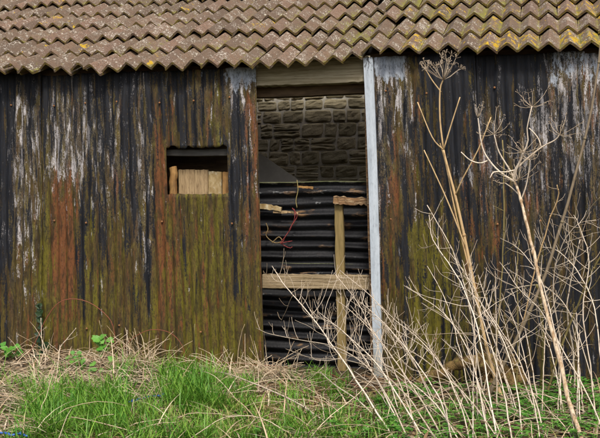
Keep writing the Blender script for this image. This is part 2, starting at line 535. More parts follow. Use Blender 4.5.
# ================================================================== SHED
shed = empty('shed', (0, 0, 0), 'derelict shed of rusty streaked corrugated iron sheets under a zigzag clay tile roof', 'shed')
XL, XR = -5.6, 3.6
BACK = 3.1
PITCH = math.radians(28)
CP, SP = math.cos(PITCH), math.sin(PITCH)
GAUGE = 0.43
TW = 0.147
EY = -0.10

_e = [(-30, 74), (60, 75.5), (150, 72), (250, 70.5), (320, 69), (352, 65), (372, 57.5), (460, 56), (550, 54.5), (640, 53)]
_ex = [(at(u, v, EY).x, at(u, v, EY).z) for u, v in _e]
def eave_z(x):
    return float(np.interp(x, [a for a, _ in _ex], [b for _, b in _ex]))

# ---- coverage tables for the paint, zinc, rust and moss on the sheets (columns left to right, rows top to bottom)
VR = [75, 110, 150, 190, 230, 280, 330, 370]
TAB = {  # u: K, W, R, M
 0:   ('99998643', '12233222', '11122333', '00001222'),
 10:  ('99998532', '12333333', '11122344', '00001222'),
 18:  ('85444222', '36765445', '11123344', '00012223'),
 30:  ('97764111', '14536443', '12233555', '00113333'),
 38:  ('86521111', '34654454', '11123222', '01234444'),
 44:  ('98654221', '12333211', '11111111', '12356777'),
 55:  ('86410000', '35720000', '22489853', '00112333'),
 70:  ('65411000', '35642000', '33479843', '00111233'),
 82:  ('86569710', '24622100', '22233432', '00113445'),
 92:  ('88764321', '24532222', '22233333', '01245555'),
 105: ('87676431', '24443111', '23344443', '00113344'),
 118: ('86542110', '24532100', '24555432', '00122334'),
 130: ('98886431', '22233211', '22233332', '00112334'),
 141: ('75554321', '45654311', '23333332', '00112334'),
 149: ('87788952', '23345541', '22211122', '01223345'),
 160: ('75321000', '21110000', '36799863', '01122334'),
 175: ('76433211', '21111000', '34455654', '12334445'),
 190: ('67643211', '22111000', '33334444', '12344555'),
 205: ('65433211', '33211100', '34544565', '13445555'),
 220: ('64322111', '23110000', '23333444', '25665555'),
 235: ('37998621', '64333211', '13322233', '01111344'),
 248: ('34554221', '54333211', '37665444', '00112344'),
 260: ('33332111', '43221000', '47665444', '00112345'),
 372: ('26655544', '65543110', '23455544', '00111233'),
 385: ('26655544', '65443100', '33455544', '00111223'),
 395: ('24332322', '64322100', '45766544', '00123333'),
 405: ('46677665', '56432100', '22333222', '00123445'),
 415: ('73444433', '13333110', '36644543', '00256666'),
 430: ('98875544', '11211000', '12333222', '00136777'),
 450: ('99765555', '11221000', '13444332', '00013566'),
 470: ('97766666', '12332100', '25665433', '00001344'),
 486: ('97655566', '25543110', '25766533', '00001233'),
 510: ('99777777', '12331111', '13444322', '00001233'),
 540: ('86666777', '26554321', '24555433', '00001233'),
 560: ('57776777', '65432210', '45444333', '00001222'),
 580: ('56676777', '66532210', '45444333', '00001222'),
 600: ('56666777', '65543210', '45444333', '00001222'),
}
_us = sorted(TAB)
def table(ch):
    return np.array([[int(c) / 10 for c in TAB[u][ch]] for u in _us])
TBL = [table(i) for i in range(4)]
def lookup(ch, u, v):
    iu = np.interp(u, _us, range(len(_us)))
    iv = np.interp(v, VR, range(len(VR)))
    i0 = np.clip(iu.astype(int), 0, len(_us) - 2); a = iu - i0
    j0 = np.clip(iv.astype(int), 0, len(VR) - 2); b = iv - j0
    T = TBL[ch]
    return (T[i0, j0] * (1 - a) * (1 - b) + T[i0 + 1, j0] * a * (1 - b) + T[i0, j0 + 1] * (1 - a) * b + T[i0 + 1, j0 + 1] * a * b)

PITCHC = 0.076
def sheet(x0, x1, ztop, lean, Y, seed, hole=None, zinc=None, zbot=-0.05, label=None):
    """one corrugated sheet hung on the front frame; x0,x1 measured at mid height, lean = sideways run per metre of rise"""
    zm = 1.2
    W = x1 - x0
    nc = int(W / 0.0076)
    ss = list(np.linspace(0, W, nc + 1))
    zs = list(np.arange(zbot, ztop, 0.034)) + [ztop]
    if hole:
        hs0, hs1, hz0, hz1 = hole
        zs = sorted([z for z in zs if abs(z - hz0) > 0.012 and abs(z - hz1) > 0.012] + [hz0, hz1])
    Sg, Zg = np.meshgrid(ss, zs)
    rg = np.random.RandomState(seed)
    ph = rg.uniform(0, 6)
    X = x0 + Sg - lean * (Zg - zm)
    Yg = Y - 0.0072 * (1 + 0.25 * np.sin(Zg * 3.7 + Sg * 5 + seed)) * np.sin(2 * np.pi * Sg / PITCHC + ph)
    Yg += 0.010 * np.sin(Zg * 2.3 + seed) * np.sin(Sg * 3.1 + seed)
    # dents
    for _ in range(7):
        cs, cz, r = rg.uniform(0, W), rg.uniform(0, ztop), rg.uniform(0.05, 0.16)
        Yg += rg.uniform(-0.004, 0.010) * np.exp(-((Sg - cs) ** 2 + (Zg - cz) ** 2 * 0.5) / r ** 2)
    Zz = Zg.copy()
    top = 0.006 * rg.randn(len(ss)).cumsum() / 6
    Zz[-1] += np.clip(top, -0.012, 0.010)
    if hole:
        jt = np.interp(np.arange(len(ss)), np.arange(0, len(ss), 4), rg.uniform(-0.020, 0.016, len(range(0, len(ss), 4))))
        iz = zs.index(hz1)
        Zz[iz] += jt
        iz0 = zs.index(hz0)
        Zz[iz0] += jt[::-1] * 0.35
    n = len(ss)
    vs = np.stack([X, Yg, Zz], -1).reshape(-1, 3)
    fs = []
    for j in range(len(zs) - 1):
        for i in range(n - 1):
            if hole and hs0 < (ss[i] + ss[i + 1]) / 2 < hs1 and hz0 < (zs[j] + zs[j + 1]) / 2 < hz1:
                continue
            fs.append((j * n + i, j * n + i + 1, (j + 1) * n + i + 1, (j + 1) * n + i))
    mb = MB()
    mb.add(vs.tolist(), fs)
    u, v = pix(X.ravel(), 0.0, Zz.ravel())
    # warp so that neighbouring runs end at different heights
    jit = np.interp(Sg.ravel(), np.linspace(0, W, int(W / 0.03) + 1), rg.uniform(-22, 22, int(W / 0.03) + 1))
    K = lookup(0, u, v + jit)
    Wt = lookup(1, u, v + jit * 1.2) * np.interp(v, [150, 230, 330], [0.9, 0.74, 0.5])
    R = lookup(2, u, v + jit)
    Mo = np.minimum(1, lookup(3, u, v - jit) * 1.15 + np.interp(v, [180, 300], [0, 0.08]) * (u < 470))
    Z = np.zeros_like(u)
    if zinc:
        for (ua, ub, vb, amt) in zinc:
            Z = np.maximum(Z, amt * np.clip((u - ua) / 6, 0, 1) * np.clip((ub - u) / 6, 0, 1) * np.clip((vb + jit * 0.5 - v) / 12 + 0.5, 0, 1))
    uvs = np.stack([Sg.ravel() + seed * 1.37, Zz.ravel() + seed * 0.71], -1)
    o = mb.build('wall_sheet', M['wall'], shed, True, {'K': K, 'W': Wt, 'R': R, 'M': Mo, 'Z': Z}, uvs)
    so_ = o.modifiers.new('thick', 'SOLIDIFY')
    so_.thickness = 0.0016
    so_.offset = 1
    if label:
        o['label'] = label
    # roofing bolts
    for zz in (0.32, 1.22, 2.22):
        for k in range(int(W / (PITCHC * 4))):
            s_ = PITCHC * (2 + 4 * k) + rg.uniform(-0.01, 0.01)
            if hole and hs0 - 0.03 < s_ < hs1 + 0.03 and hz0 - .03 < zz < hz1 + .03:
                continue
            if rg.rand() < 0.45:
                continue
            b = MB()
            p = Vector((x0 + s_ - lean * (zz - zm), Y - 0.0105, zz + rg.uniform(-0.02, 0.02)))
            b.tube([p + Vector((0, 0.004, 0)), p, p - Vector((0, 0.004, 0)), p - Vector((0, 0.006, 0))], 0, n=8, rs=[0.009, 0.009, 0.007, 0.003])
            b.build('bolt', M['bolt'], o)
    return o

def xw(u, v, Y=0.0):
    return at(u, v, Y).x
vmid = 219 - 0 * 1  # pixel row of eye level; z=1.2 is close to it
X_A = xw(42, 219); X_B = xw(151, 219); X_C = xw(260.5, 219)
X_D = xw(373, 219); X_E = xw(482, 219); X_F = xw(590, 219)
zt = lambda u: eave_z(xw(u, 219)) + 0.03
sheet(XL, X_A - 1.58, zt(-30), 0.0, 0.004, 9)
sheet(X_A - 1.61, X_A - 0.72, zt(0), 0.0, 0.004, 1)
sheet(X_A - 0.76, X_A, zt(10), 0.0, -0.004, 2)
sheet(X_A - 0.03, X_B, zt(100), 0.012, 0.006, 3)
hl = at(168, 194, 0); hr = at(227, 146, 0)
LEAN2 = 0.030
x0s = X_B - 0.035
sheet(x0s, X_C, zt(220), LEAN2, -0.006, 4,
      hole=(hl.x - x0s + LEAN2 * (hl.z - 1.2), hr.x - x0s + LEAN2 * (hr.z - 1.2), hl.z, hr.z),
      zinc=[(222, 262, 88, 0.75), (150, 225, 76, 0.3)], label='sheet with the square window hole and a bare zinc top corner')
sheet(X_D, X_E, at(400, 57, 0).z, 0.040, -0.012, 5, zinc=[(370, 408, 76, 0.85)], label='streaked black sheet with a bare zinc top corner')
sheet(X_E - 0.03, X_F, at(520, 54, 0).z, 0.030, 0.002, 6, zinc=[(545, 620, 82, 0.50)])
sheet(X_F - 0.03, XR, at(600, 52, 0).z, 0.025, -0.006, 8, zinc=[(545, 900, 80, 0.5)])

# ---- galvanised edge strip beside the opening
def strip():
    mb = MB()
    a0, a1 = at(363.5, 58, -0.03), at(372.3, 57, -0.03)
    b0, b1 = at(375.5, 385, -0.03), at(383.5, 385, -0.03)
    vs = []
    n = 16
    for k in range(n + 1):
        t = k / n
        l, r = a0.lerp(b0, t), a1.lerp(b1, t)
        bow = 0.006 * math.sin(t * 5.0)
        for p, dy in ((l, 0.05), (l, 0.0), (l.lerp(r, 0.5), -0.004), (r, 0.0), (r, 0.02)):
            vs.append((p.x + bow, p.y + dy, p.z))
    fs = [(k * 5 + j, k * 5 + j + 1, (k + 1) * 5 + j + 1, (k + 1) * 5 + j) for k in range(n) for j in range(4)]
    mb.add(vs, fs)
    o = mb.build('edge_strip', M['zinc'], shed, False)
    m = o.modifiers.new('thick', 'SOLIDIFY'); m.thickness = 0.003; m.offset = -1
    return o
strip()

# ---- lintel, plates, posts
def beam(name, pa, pb, h, d, mat, seg=14, jit=0.004, seed=1, bevel=0.006, parent=shed, h2=None):
    """timber from pa to pb: centre line of its front face"""
    rg = random.Random(seed)
    pa, pb = Vector(pa), Vector(pb)
    ax = (pb - pa).normalized()
    up = Vector((0, 0, 1)) if abs(ax.z) < 0.7 else Vector((1, 0, 0))
    up = (up - ax * up.dot(ax)).normalized()
    mb = MB()
    vs = []
    for k in range(seg + 1):
        t = k / seg
        c = pa.lerp(pb, t)
        hh = h + ((h2 - h) * t if h2 else 0)
        w1, w2 = rg.uniform(-jit, jit), rg.uniform(-jit, jit)
        for sy, su in ((0, -1), (1, -1), (1, 1), (0, 1)):
            vs.append(c + up * (su * hh / 2 + (w1 if su > 0 else w2)) + Vector((0, sy * d + rg.uniform(-jit, jit) * 0.5, 0)))
    fs = [(k * 4 + j, (k + 1) * 4 + j, (k + 1) * 4 + (j + 1) % 4, k * 4 + (j + 1) % 4) for k in range(seg) for j in range(4)]
    fs += [(0, 1, 2, 3), tuple(seg * 4 + j for j in (3, 2, 1, 0))]
    mb.add(vs, fs)
    bm = mb.build(name, mat, parent, False, bevel=bevel)
    return bm
pl, pr = at(250, 73.5, 0.03), at(368, 68.5, 0.03)
lint = beam('lintel', pl, pr, 0.205, 0.10, M['lintel'], 36, 0.003, 3, label if False else 0.006)
lint['label'] = 'pale mossy timber lintel over the opening'
beam('inner_plate', at(240, 92, 0.14), at(385, 86, 0.14), 0.10, 0.09, M['oldwood'], 10, 0.004, 4)
beam('door_post', at(249, 90, 0.035) , at(259, 384, 0.035), 0.07, 0.07, M['oldwood'], 10, 0.003, 5)
beam('door_post', at(368.5, 90, 0.03), at(376.5, 388, 0.03), 0.075, 0.08, M['rotten'], 10, 0.003, 6)
beam('wall_rail', at(140, 153, 0.05), at(256, 152, 0.05), 0.055, 0.06, M['dimrail'], 8, 0.003, 7)
beam('wall_rail', (XL + .05, 0.05, 1.22), at(166, 219, 0.05), 0.07, 0.06, M['oldwood'], 8, 0.003, 8)
beam('wall_rail', at(385, 219, 0.05), (XR - .05, 0.05, 1.22), 0.07, 0.06, M['oldwood'], 8, 0.003, 9)

# added dark strip blocking light leaks under the eaves, following the sagging line
def eave_light_stop(xa, xb):
    mb = MB()
    n = max(3, int((xb - xa) / 0.15))
    vs = []
    for k in range(n + 1):
        x = xa + (xb - xa) * k / n
        z = eave_z(x)
        for y, zz in ((0.035, z - 0.10), (0.16, z - 0.10), (0.16, z + 0.135), (0.035, z + 0.065)):
            vs.append((x, y, zz + 0.003 * vn(x * 3, y * 9)))
    fs = [(k * 4 + j, (k + 1) * 4 + j, (k + 1) * 4 + (j + 1) % 4, k * 4 + (j + 1) % 4) for k in range(n) for j in range(4)]
    fs += [(0, 1, 2, 3), tuple(n * 4 + j for j in (3, 2, 1, 0))]
    mb.add(vs, fs)
    mb.build('eave_light_stop', M['oldwood'], shed, False)
eave_light_stop(XL + 0.02, at(249, 80, 0.03).x)
eave_light_stop(at(370, 80, 0.03).x, XR - 0.02)

# ---- tiled roof: rows of V-section clay tiles, each a closed solid
def roof():
    mb = MB()
    A = {k: [] for k in ('yellow', 'edge', 'moss', 'red')}
    tin, uvs = [], []
    rg = random.Random(21)
    rows = 6  # stops short of the back wall; unseen gap added to let skylight in
    ntile = int((XR - XL + 0.4) / TW) + 1
    amp = 0.054
    th = 0.021
    # profile across one tile: (a, h)
    prof = [(-0.5, 0.0), (-0.44, 0.03), (-0.25, 0.5), (-0.05, 0.96), (0.0, 1.0), (0.05, 0.96), (0.25, 0.5), (0.44, 0.03), (0.5, 0.0)]
    nb = 5
    for r in range(rows):
        for i in range(ntile):
            x = XL - 0.2 + (i + 0.5) * TW + rg.uniform(-0.004, 0.004)
            s0 = r * GAUGE + rg.gauss(0, 0.012) + 0.03 * vn(x * 1.1, r * 3.0)
            L = GAUGE + 0.075
            lift_f = 0.040 + rg.uniform(-0.004, 0.006)
            lift_b = 0.0
            yaw = rg.gauss(0, 0.015)
            roll = rg.gauss(0, 0.03)
            u0, v0 = pix(x, EY + s0 * CP, eave_z(x) + s0 * SP)
            # slipped and skewed tiles towards the left end of the eaves
            if r == 0 and 12 < u0 < 110:
                s0 += rg.uniform(-0.075, 0.03); yaw += rg.uniform(-0.10, 0.04); roll += rg.uniform(-0.40, 0.05); lift_f += rg.uniform(0, 0.03)
            elif r == 1 and (u0 < 130):
                s0 += rg.uniform(-0.03, 0.02); roll += rg.uniform(-0.2, 0.05)
            elif rg.random() < 0.09:
                s0 -= rg.uniform(0.015, 0.05); roll += rg.uniform(-0.1, 0.1)
            if u0 < 38 + (75 - v0) * 2.0:
                s0 -= 0.06; roll -= 0.05
            sag = 0.02 * vn(x * 0.9, r * 0.7, 5)
            base = Vector((x, EY, eave_z(x)))
            ty = 0.14 + 0.16 * rg.random()
            q = rg.random()
            if r == 0 and u0 > 462:
                ty = rg.uniform(0.42, 0.74)
            elif r <= 3 and u0 > 400:
                ty = rg.uniform(0.3, 0.66)
            elif q < 0.12:
                ty = rg.uniform(0.35, 0.58)
            tn = min(1, max(0, rg.gauss(0.4, 0.38)))
            red = rg.random()
            mossy = 0.25 + 0.22 * (u0 > 330) * rg.random() + 0.22 * rg.random() ** 2
            tw = TW * 1.03
            uo, vo = rg.uniform(0, 40), rg.uniform(0, 40)
            cy_, sy_ = math.cos(yaw), math.sin(yaw)
            chip = rg.random()
            vs, ed, mo, uvl = [], [], [], []
            for layer in (0, 1):
                for b in range(nb + 1):
                    tb = b / nb
                    for pi, (a, h) in enumerate(prof):
                        aa = a * tw
                        bb = tb * L
                        if b == 0:
                            bb += 0.006 * vn(x * 9 + a * 5, r * 7.0, i) + (0.018 if (chip < 0.22 and abs(a - 0.25) < 0.3) else 0)
                        hh = h * amp + lift_f * (1 - tb) + lift_b * tb + aa * roll - (th if layer else 0) + sag
                        hh += 0.003 * vn(aa * 20 + i, bb * 14 + r, layer)
                        a2 = aa * cy_ - bb * sy_
                        b2 = aa * sy_ + bb * cy_
                        s = s0 + b2
                        vs.append(base + Vector((a2, s * CP - hh * SP, s * SP + hh * CP)))
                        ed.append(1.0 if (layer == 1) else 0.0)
                        mo.append(mossy + (0.22 if abs(a) > 0.4 else 0) + (0.10 if b == 0 else 0))
                        uvl.append((aa * 1.3 + uo, bb + vo))
            np_ = len(prof)
            lay = (nb + 1) * np_
            fs = []
            for b in range(nb):
                for p in range(np_ - 1):
                    k = b * np_ + p
                    fs.append((k, k + 1, k + 1 + np_, k + np_))
                    fs.append((lay + k, lay + k + np_, lay + k + 1 + np_, lay + k + 1))
            o = len(mb.v)
            mb.add(vs, fs, tn)
            for key, val in (('edge', ed), ('moss', mo)):
                A[key] += val
            A['yellow'] += [ty] * len(vs)
            A['red'] += [red] * len(vs)
            uvs += uvl
            # front, back and side faces with their own vertices, flagged as edges
            ring = [(p, lay + p) for p in range(np_)]
            back = [(nb * np_ + p, lay + nb * np_ + p) for p in range(np_)]
            lft = [(b * np_, lay + b * np_) for b in range(nb + 1)]
            rgt = [(b * np_ + np_ - 1, lay + b * np_ + np_ - 1) for b in range(nb + 1)]
            for rr, flip in ((ring, False), (back, True), (lft, True), (rgt, False)):
                v2, f2 = [], []
                for (t_, b_) in rr:
                    v2 += [vs[t_], vs[b_]]
                for k in range(len(rr) - 1):
                    f = (2 * k, 2 * k + 1, 2 * k + 3, 2 * k + 2)
                    f2.append(f[::-1] if flip else f)
                mb.add(v2, f2, tn)
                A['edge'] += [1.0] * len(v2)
                A['moss'] += [mossy + 0.1] * len(v2)
                A['yellow'] += [ty * 0.8] * len(v2)
                A['red'] += [red] * len(v2)
                uvs += [(uo + k * 0.01, vo + 0.02 * (k % 2)) for k in range(len(v2))]
    o = mb.build('roof', M['tile'], shed, False, A, uvs)
    o['label'] = 'zigzag clay tiles crusted with pale and yellow lichen'
    return o
roof_o = roof()

# roof underside boards, rafters
def deck():
    mb = MB()
    vs = []
    n = 24
    for k in range(n + 1):
        x = XL - 0.1 + (XR - XL + 0.2) * k / n
        z = eave_z(x) - 0.02
        for (s, h) in ((0.24, 0.0), (2.6, 0.0), (2.6, -0.02), (0.24, -0.02)):
            vs.append((x, EY + s * CP - h * SP, z + s * SP + h * CP))
    fs = [(k * 4 + j, k * 4 + (j + 1) % 4, (k + 1) * 4 + (j + 1) % 4, (k + 1) * 4 + j) for k in range(n) for j in range(4)]
    fs += [(3, 2, 1, 0), tuple(n * 4 + j for j in range(4))]
    mb.add(vs, fs)
    d = mb.build('roof_deck', M['deck'], roof_o, False)
deck()
for k in range(12):
    x = XL + 0.25 + k * 0.78
    z = eave_z(x) - 0.10
    pa = Vector((x, EY + 0.22 * CP, z + 0.22 * SP)); pb = Vector((x, EY + 3.45 * CP, z + 3.45 * SP))
    mb = MB()
    rot = Matrix.Rotation(PITCH, 3, 'X')
    mb.box((pa + pb) / 2, (0.05, 3.2, 0.09), rot)
    mb.build('rafter', M['oldwood'], shed, False)

# ---- end walls (outside the picture) and the stone back wall
def end_wall(x):
    mb = MB()
    n = 60
    vs, fs = [], []
    for k in range(n + 1):
        y = 0.03 + (BACK - 0.03) * k / n
        zz = eave_z(x) + (y - EY) * SP / CP - 0.05
        xx = x + 0.009 * math.sin(2 * math.pi * y / PITCHC * 0.5)
        for z in (-0.05, zz):
            vs.append((xx, y, z))
    for k in range(n):
        fs.append((2 * k, 2 * k + 2, 2 * k + 3, 2 * k + 1))
    mb.add(vs, fs)
    c = np.full(len(vs), 0.5)
    o = mb.build('side_wall', M['wall'], shed, True, {'K': c * 1.3, 'W': c * 0.6, 'R': c, 'M': c * 0.7, 'Z': c * 0}, [(p[1] + x, p[2]) for p in vs])
    m = o.modifiers.new('thick', 'SOLIDIFY'); m.thickness = 0.003
end_wall(XL); end_wall(XR)

def back_wall():
    rg = random.Random(5)
    mb = MB()
    z = -0.05
    ztop = eave_z(0) + (BACK - EY) * SP / CP - 0.06
    # mortar body
    mb.box(((XL + XR) / 2, BACK + 0.20, (ztop - 0.05) / 2), (XR - XL, 0.40, ztop + 0.05), mi=1)
    while z < ztop - 0.06:
        h = rg.choice((0.10, 0.12, 0.15, 0.17, 0.20))
        h = min(h, ztop - z)
        x = XL + rg.uniform(0, 0.1)
        while x < XR - 0.15:
            wd = rg.uniform(0.13, 0.34)
            split = (h > 0.14 and rg.random() < 0.3)
            cells = [(z, h)] if not split else [(z, h * 0.5), (z + h * 0.5, h * 0.5)]
            for (zz, hh) in cells:
                gx = 0.0065
                w2, h2 = wd / 2 - gx, hh / 2 - gx
                cx, cz = x + wd / 2, zz + hh / 2
                # rounded rubble face, a small dome grid
                GR = (-1, -0.95, -0.75, -0.35, 0.0, 0.35, 0.75, 0.95, 1)
                nx, nz = 9, 9
                vs, fs = [], []
                dep = rg.uniform(0.009, 0.018)
                sk = [rg.uniform(-0.008, 0.008) for _ in range(4)]
                sd = rg.uniform(0, 99)
                for b in range(nz):
                    for a in range(nx):
                        fa, fb = GR[a], GR[b]
                        edge_ = max(abs(fa), abs(fb))
                        d = dep * (1 - edge_ ** 16 * 0.9)
                        px_ = cx + fa * w2 * (1 - 0.10 * (abs(fb) ** 4)) + sk[0] * fb + 0.005 * vn(fa * 2, fb * 2, sd)
                        pz_ = cz + fb * h2 * (1 - 0.10 * (abs(fa) ** 4)) + sk[1] * fa + 0.005 * vn(fa * 2, fb * 2, sd + 9)
                        d += (0.012 * vn(fa * 1.7, fb * 1.7, sd + 3) + 0.004 * vn(fa * 4, fb * 4, sd + 6)) * (edge_ < 0.99)
                        vs.append((px_, BACK - d + (0.012 if edge_ > 0.99 else 0), pz_))
                for b in range(nz - 1):
                    for a in range(nx - 1):
                        k = b * nx + a
                        fs.append((k, k + 1, k + 1 + nx, k + nx))
                mb.add(vs, fs, rg.random(), 0)
            x += wd
        z += h
    o = mb.build('back_wall', [M['stone'], M['mortar']], shed, False)
    o['label'] = 'inner wall of squared rubble stone with pale mortar joints'
back_wall()

# ================================================================== INSIDE THE OPENING
mb = MB()
mb.box(at(196, 172, 0.55), (1.05, 0.02, 1.3), Matrix.Rotation(0.03, 3, 'Y'))  # added dark panel, keeps the window hole black
mb.build('window_blackout', M['oldwood'], shed, False)
mb = MB()
mb.box(at(196, 172, 0.55) + Vector((0, -0.22, 0.62)), (1.05, 0.5, 0.02))  # added top panel, shuts out light from above the window hole
mb.build('window_blackout', M['oldwood'], shed, False)
def hsheet(name, u0, u1, v0, v1, Y, seed, label, topgreen):
    """black corrugated sheet lying on its side, corrugations running across the opening"""
    a, b = at(u0, v1, Y), at(u1, v0, Y)
    nz = int((b.z - a.z) / 0.0076)
    xs = np.linspace(a.x, b.x, 60)
    zs = np.linspace(a.z, b.z, nz + 1)
    Xg, Zg = np.meshgrid(xs, zs)
    ph = 2 * np.pi * (b.z - Zg) / 0.090
    Yg = Y - (0.018 + 0.005 * np.sin(Xg * 5 + Zg * 31)) * np.cos(ph + 0.5 * np.sin(Xg * 2.3 + Zg * 9)) + 0.008 * np.sin(Xg * 4 + seed) + 0.10 * 0
    Zw = Zg + 0.004 * np.sin(Xg * 3.3 + seed) + 0.002 * np.sin(Xg * 11)
    crest = 0.5 + 0.5 * np.cos(ph)
    topf = np.clip(1 - (b.z - Zg) / 0.30, 0, 1)
    sc = -0.02 + 0.29 * crest + 0.52 * crest * topf ** 1.5
    al = np.clip(1 - (b.z - Zg) / 0.022, 0, 1) * topgreen
    mb = MB()
    n = len(xs)
    mb.add(np.stack([Xg, Yg, Zw], -1).reshape(-1, 3).tolist(),
           [(j * n + i, j * n + i + 1, (j + 1) * n + i + 1, (j + 1) * n + i) for j in range(nz) for i in range(n - 1)])
    org = Vector(((a.x + b.x) / 2, Y, a.z))
    o = mb.build(name, M['black'], None, True, {'scuff': sc.ravel(), 'algae': al.ravel()}, np.stack([Xg.ravel() + seed, Zg.ravel() + seed], -1), origin=org)
    m = o.modifiers.new('thick', 'SOLIDIFY'); m.thickness = 0.002
    tag(o, label, 'corrugated sheet', 'black corrugated sheets blocking the opening')
hsheet('corrugated_sheet', 246, 394, 181, 272, 0.30, 1, 'upper black corrugated iron sheet with scuffed green top edge across the opening', 1.0)
hsheet('corrugated_sheet', 246, 394, 264, 386, 0.335, 4, 'lower black corrugated iron sheet behind the wooden rail, down to the ground', 0.8)

# wooden frame nailed across the opening
fr = empty('wooden_frame', at(320, 372, 0.15), 'weathered timber frame across the opening, one rail and one upright batten', 'wooden frame')
beam('rail', at(262, 281.2, 0.12), at(371.5, 282.5, 0.12), 0.118, 0.05, M['rail'], 40, 0.0028, 31, 0.006, fr)
beam('upright', at(338.5, 203, 0.175), at(342, 376, 0.175), 0.070, 0.045, M['upright'], 16, 0.003, 32, 0.004, fr)
beam('top_rail', at(333, 200, 0.13), at(369, 201.5, 0.13), 0.060, 0.05, M['rotten'], 14, 0.010, 33, 0.004, fr)

def splinter(name, pa, pb, h, d, mat, label, cat, seed, jit=0.006):
    o = beam(name, pa, pb, h, d, mat, 8, jit, seed, 0.002, None)
    tag(o, label, cat)
    return o
splinter('broken_batten', at(259, 206, 0.22), at(281, 209, 0.22), 0.042, 0.03, M['mossplank'], 'short broken pale batten end stuck to the black sheet by the left door edge', 'batten', 41)
splinter('wood_strip', at(273, 211.5, 0.23), at(298, 213, 0.23), 0.016, 0.012, M['plank'], 'thin pale splintered wood strip hanging below the broken batten', 'wood strip', 42)
splinter('stick', at(297, 186.5, 0.245), at(313, 188, 0.245), 0.018, 0.016, M['split'], 'small orange-brown stick lodged on the top ridge of the black sheet', 'stick', 43, 0.004)

def strand_obj(name, pts, r, mat, label, cat, n=20, group=None, r1=None, sides=6, wob=0.0, seed=0):
    mb = MB()
    c = curve(pts, n)
    if wob:
        c = [p + Vector((vn(i * .7, seed), vn(i * .7, seed + 5), vn(i * .7, seed + 9))) * wob for i, p in enumerate(c)]
    mb.tube(c, r, r1 if r1 is not None else r, sides)
    o = mb.build(name, mat, None, origin=c[0])
    return tag(o, label, cat, group)
Y0 = 0.20
red = empty('twine', at(294, 210, Y0), 'tangle of red twine hanging in front of the black sheet', 'twine')
for i, pp in enumerate(([(294, 209), (295, 217), (291, 227), (287, 234), (283, 241), (281, 244)], [(292, 208), (297, 215), (293, 224), (286, 236), (280, 243), (286, 242), (292, 241)], [(281, 243), (285, 246), (290, 248), (292, 247)])):
    mb = MB()
    mb.tube([p + Vector((0, 0.008 * math.sin(k * 1.3 + i), 0)) for k, p in enumerate(curve([at(u, v, Y0 + 0.012 * i) for u, v in pp], 24))], 0.0038, 0.0034, 6)
    mb.build('strand', M['redtwine'], red)
strand_obj('wire', [at(u, v, Y0 + 0.02) for u, v in [(266, 223), (268, 229), (266, 235), (270, 240), (276, 243), (282, 241), (279, 237), (275, 240), (272, 243)]], 0.0045, M['wire'],
           'loop of rusty brown wire dangling left of the red twine', 'wire', 40)
strand_obj('wire', [at(u, v, 0.24) for u, v in [(297, 180), (298, 190), (296, 200), (297, 208)]], 0.004, M['greenstem'], 'thin mossy wire hanging from the top edge of the black sheet', 'wire', 14)

# grey board leaning inside
mb = MB()
pts = [at(244, 146, 1.3), at(262, 155, 1.3), at(303, 183, 1.3), at(306, 330, 1.3), at(244, 330, 1.3)]
vs = [tuple(p) for p in pts] + [(p.x, p.y + 0.02, p.z) for p in pts]
mb.add(vs, [(0, 1, 2, 3, 4)[::-1], (5, 6, 7, 8, 9)] + [(i, (i + 1) % 5, 5 + (i + 1) % 5, 5 + i) for i in range(5)])
gb = mb.build('board', M['greyboard'], None, False, origin=at(275, 330, 1.3))
tag(gb, 'smooth grey board with a slanting top edge standing inside the dark shed', 'board')

# planks seen through the window hole
def plank(u0, u1, v0, v1, Y, d, mat, label, seed, group, skew=0.0, name='plank'):
    rg = random.Random(seed)
    a, b = at(u0, v1, Y), at(u1, v0, Y)
    mb = MB()
    vs, fs = [], []
    n, m = 7, 8
    zb = 0.55
    for j in range(m + 1):
        t = j / m
        z = zb + (b.z - zb) * t
        for i in range(n + 1):
            s = i / n
            x = a.x + (b.x - a.x) * s + 0.004 * vn(z * 9, seed, s)
            zz = z + (skew * (s - 0.5) + 0.006 * vn(s * 5, seed)) * (j == m)
            vs.append((x, Y + 0.004 * vn(s * 4, z * 5, seed), zz))
    k = len(vs)
    vs2 = [(x, y + d, z) for x, y, z in vs]
    W_ = n + 1
    for j in range(m):
        for i in range(n):
            q = j * W_ + i
            fs.append((q, q + 1, q + 1 + W_, q + W_))
            fs.append((k + q, k + q + W_, k + q + 1 + W_, k + q + 1))
    for j in range(m):
        q = j * W_
        fs.append((q, q + W_, k + q + W_, k + q)); q += n
        fs.append((q, k + q, k + q + W_, q + W_))
    for i in range(n):
        q = m * W_ + i
        fs.append((q, q + 1, k + q + 1, k + q))
        fs.append((i, k + i, k + i + 1, i + 1))
    mb.add(vs + vs2, fs)
    o = mb.build(name, mat, None, False, origin=((a.x + b.x) / 2, Y, zb), bevel=0.004)
    tag(o, label, 'plank', group)
PG = 'planks behind the window hole'
plank(178.3, 194, 169.3, 200, 0.14, 0.035, M['plank'], 'grey-tan sawn plank, broadest of the boards in the window hole', 51, PG)
plank(194.5, 207.5, 169.6, 200, 0.143, 0.035, M['plank'], 'tan plank with a dark knot near the middle of the window hole', 52, PG)
plank(208.2, 221.5, 171.3, 200, 0.15, 0.035, M['mossplank'], 'plank blotched with pale lichen at the right of the window hole', 53, PG, -0.01)
plank(222.3, 233, 171.8, 200, 0.155, 0.035, M['split'], 'narrow yellow-brown plank edge at the far right of the window hole', 54, PG)
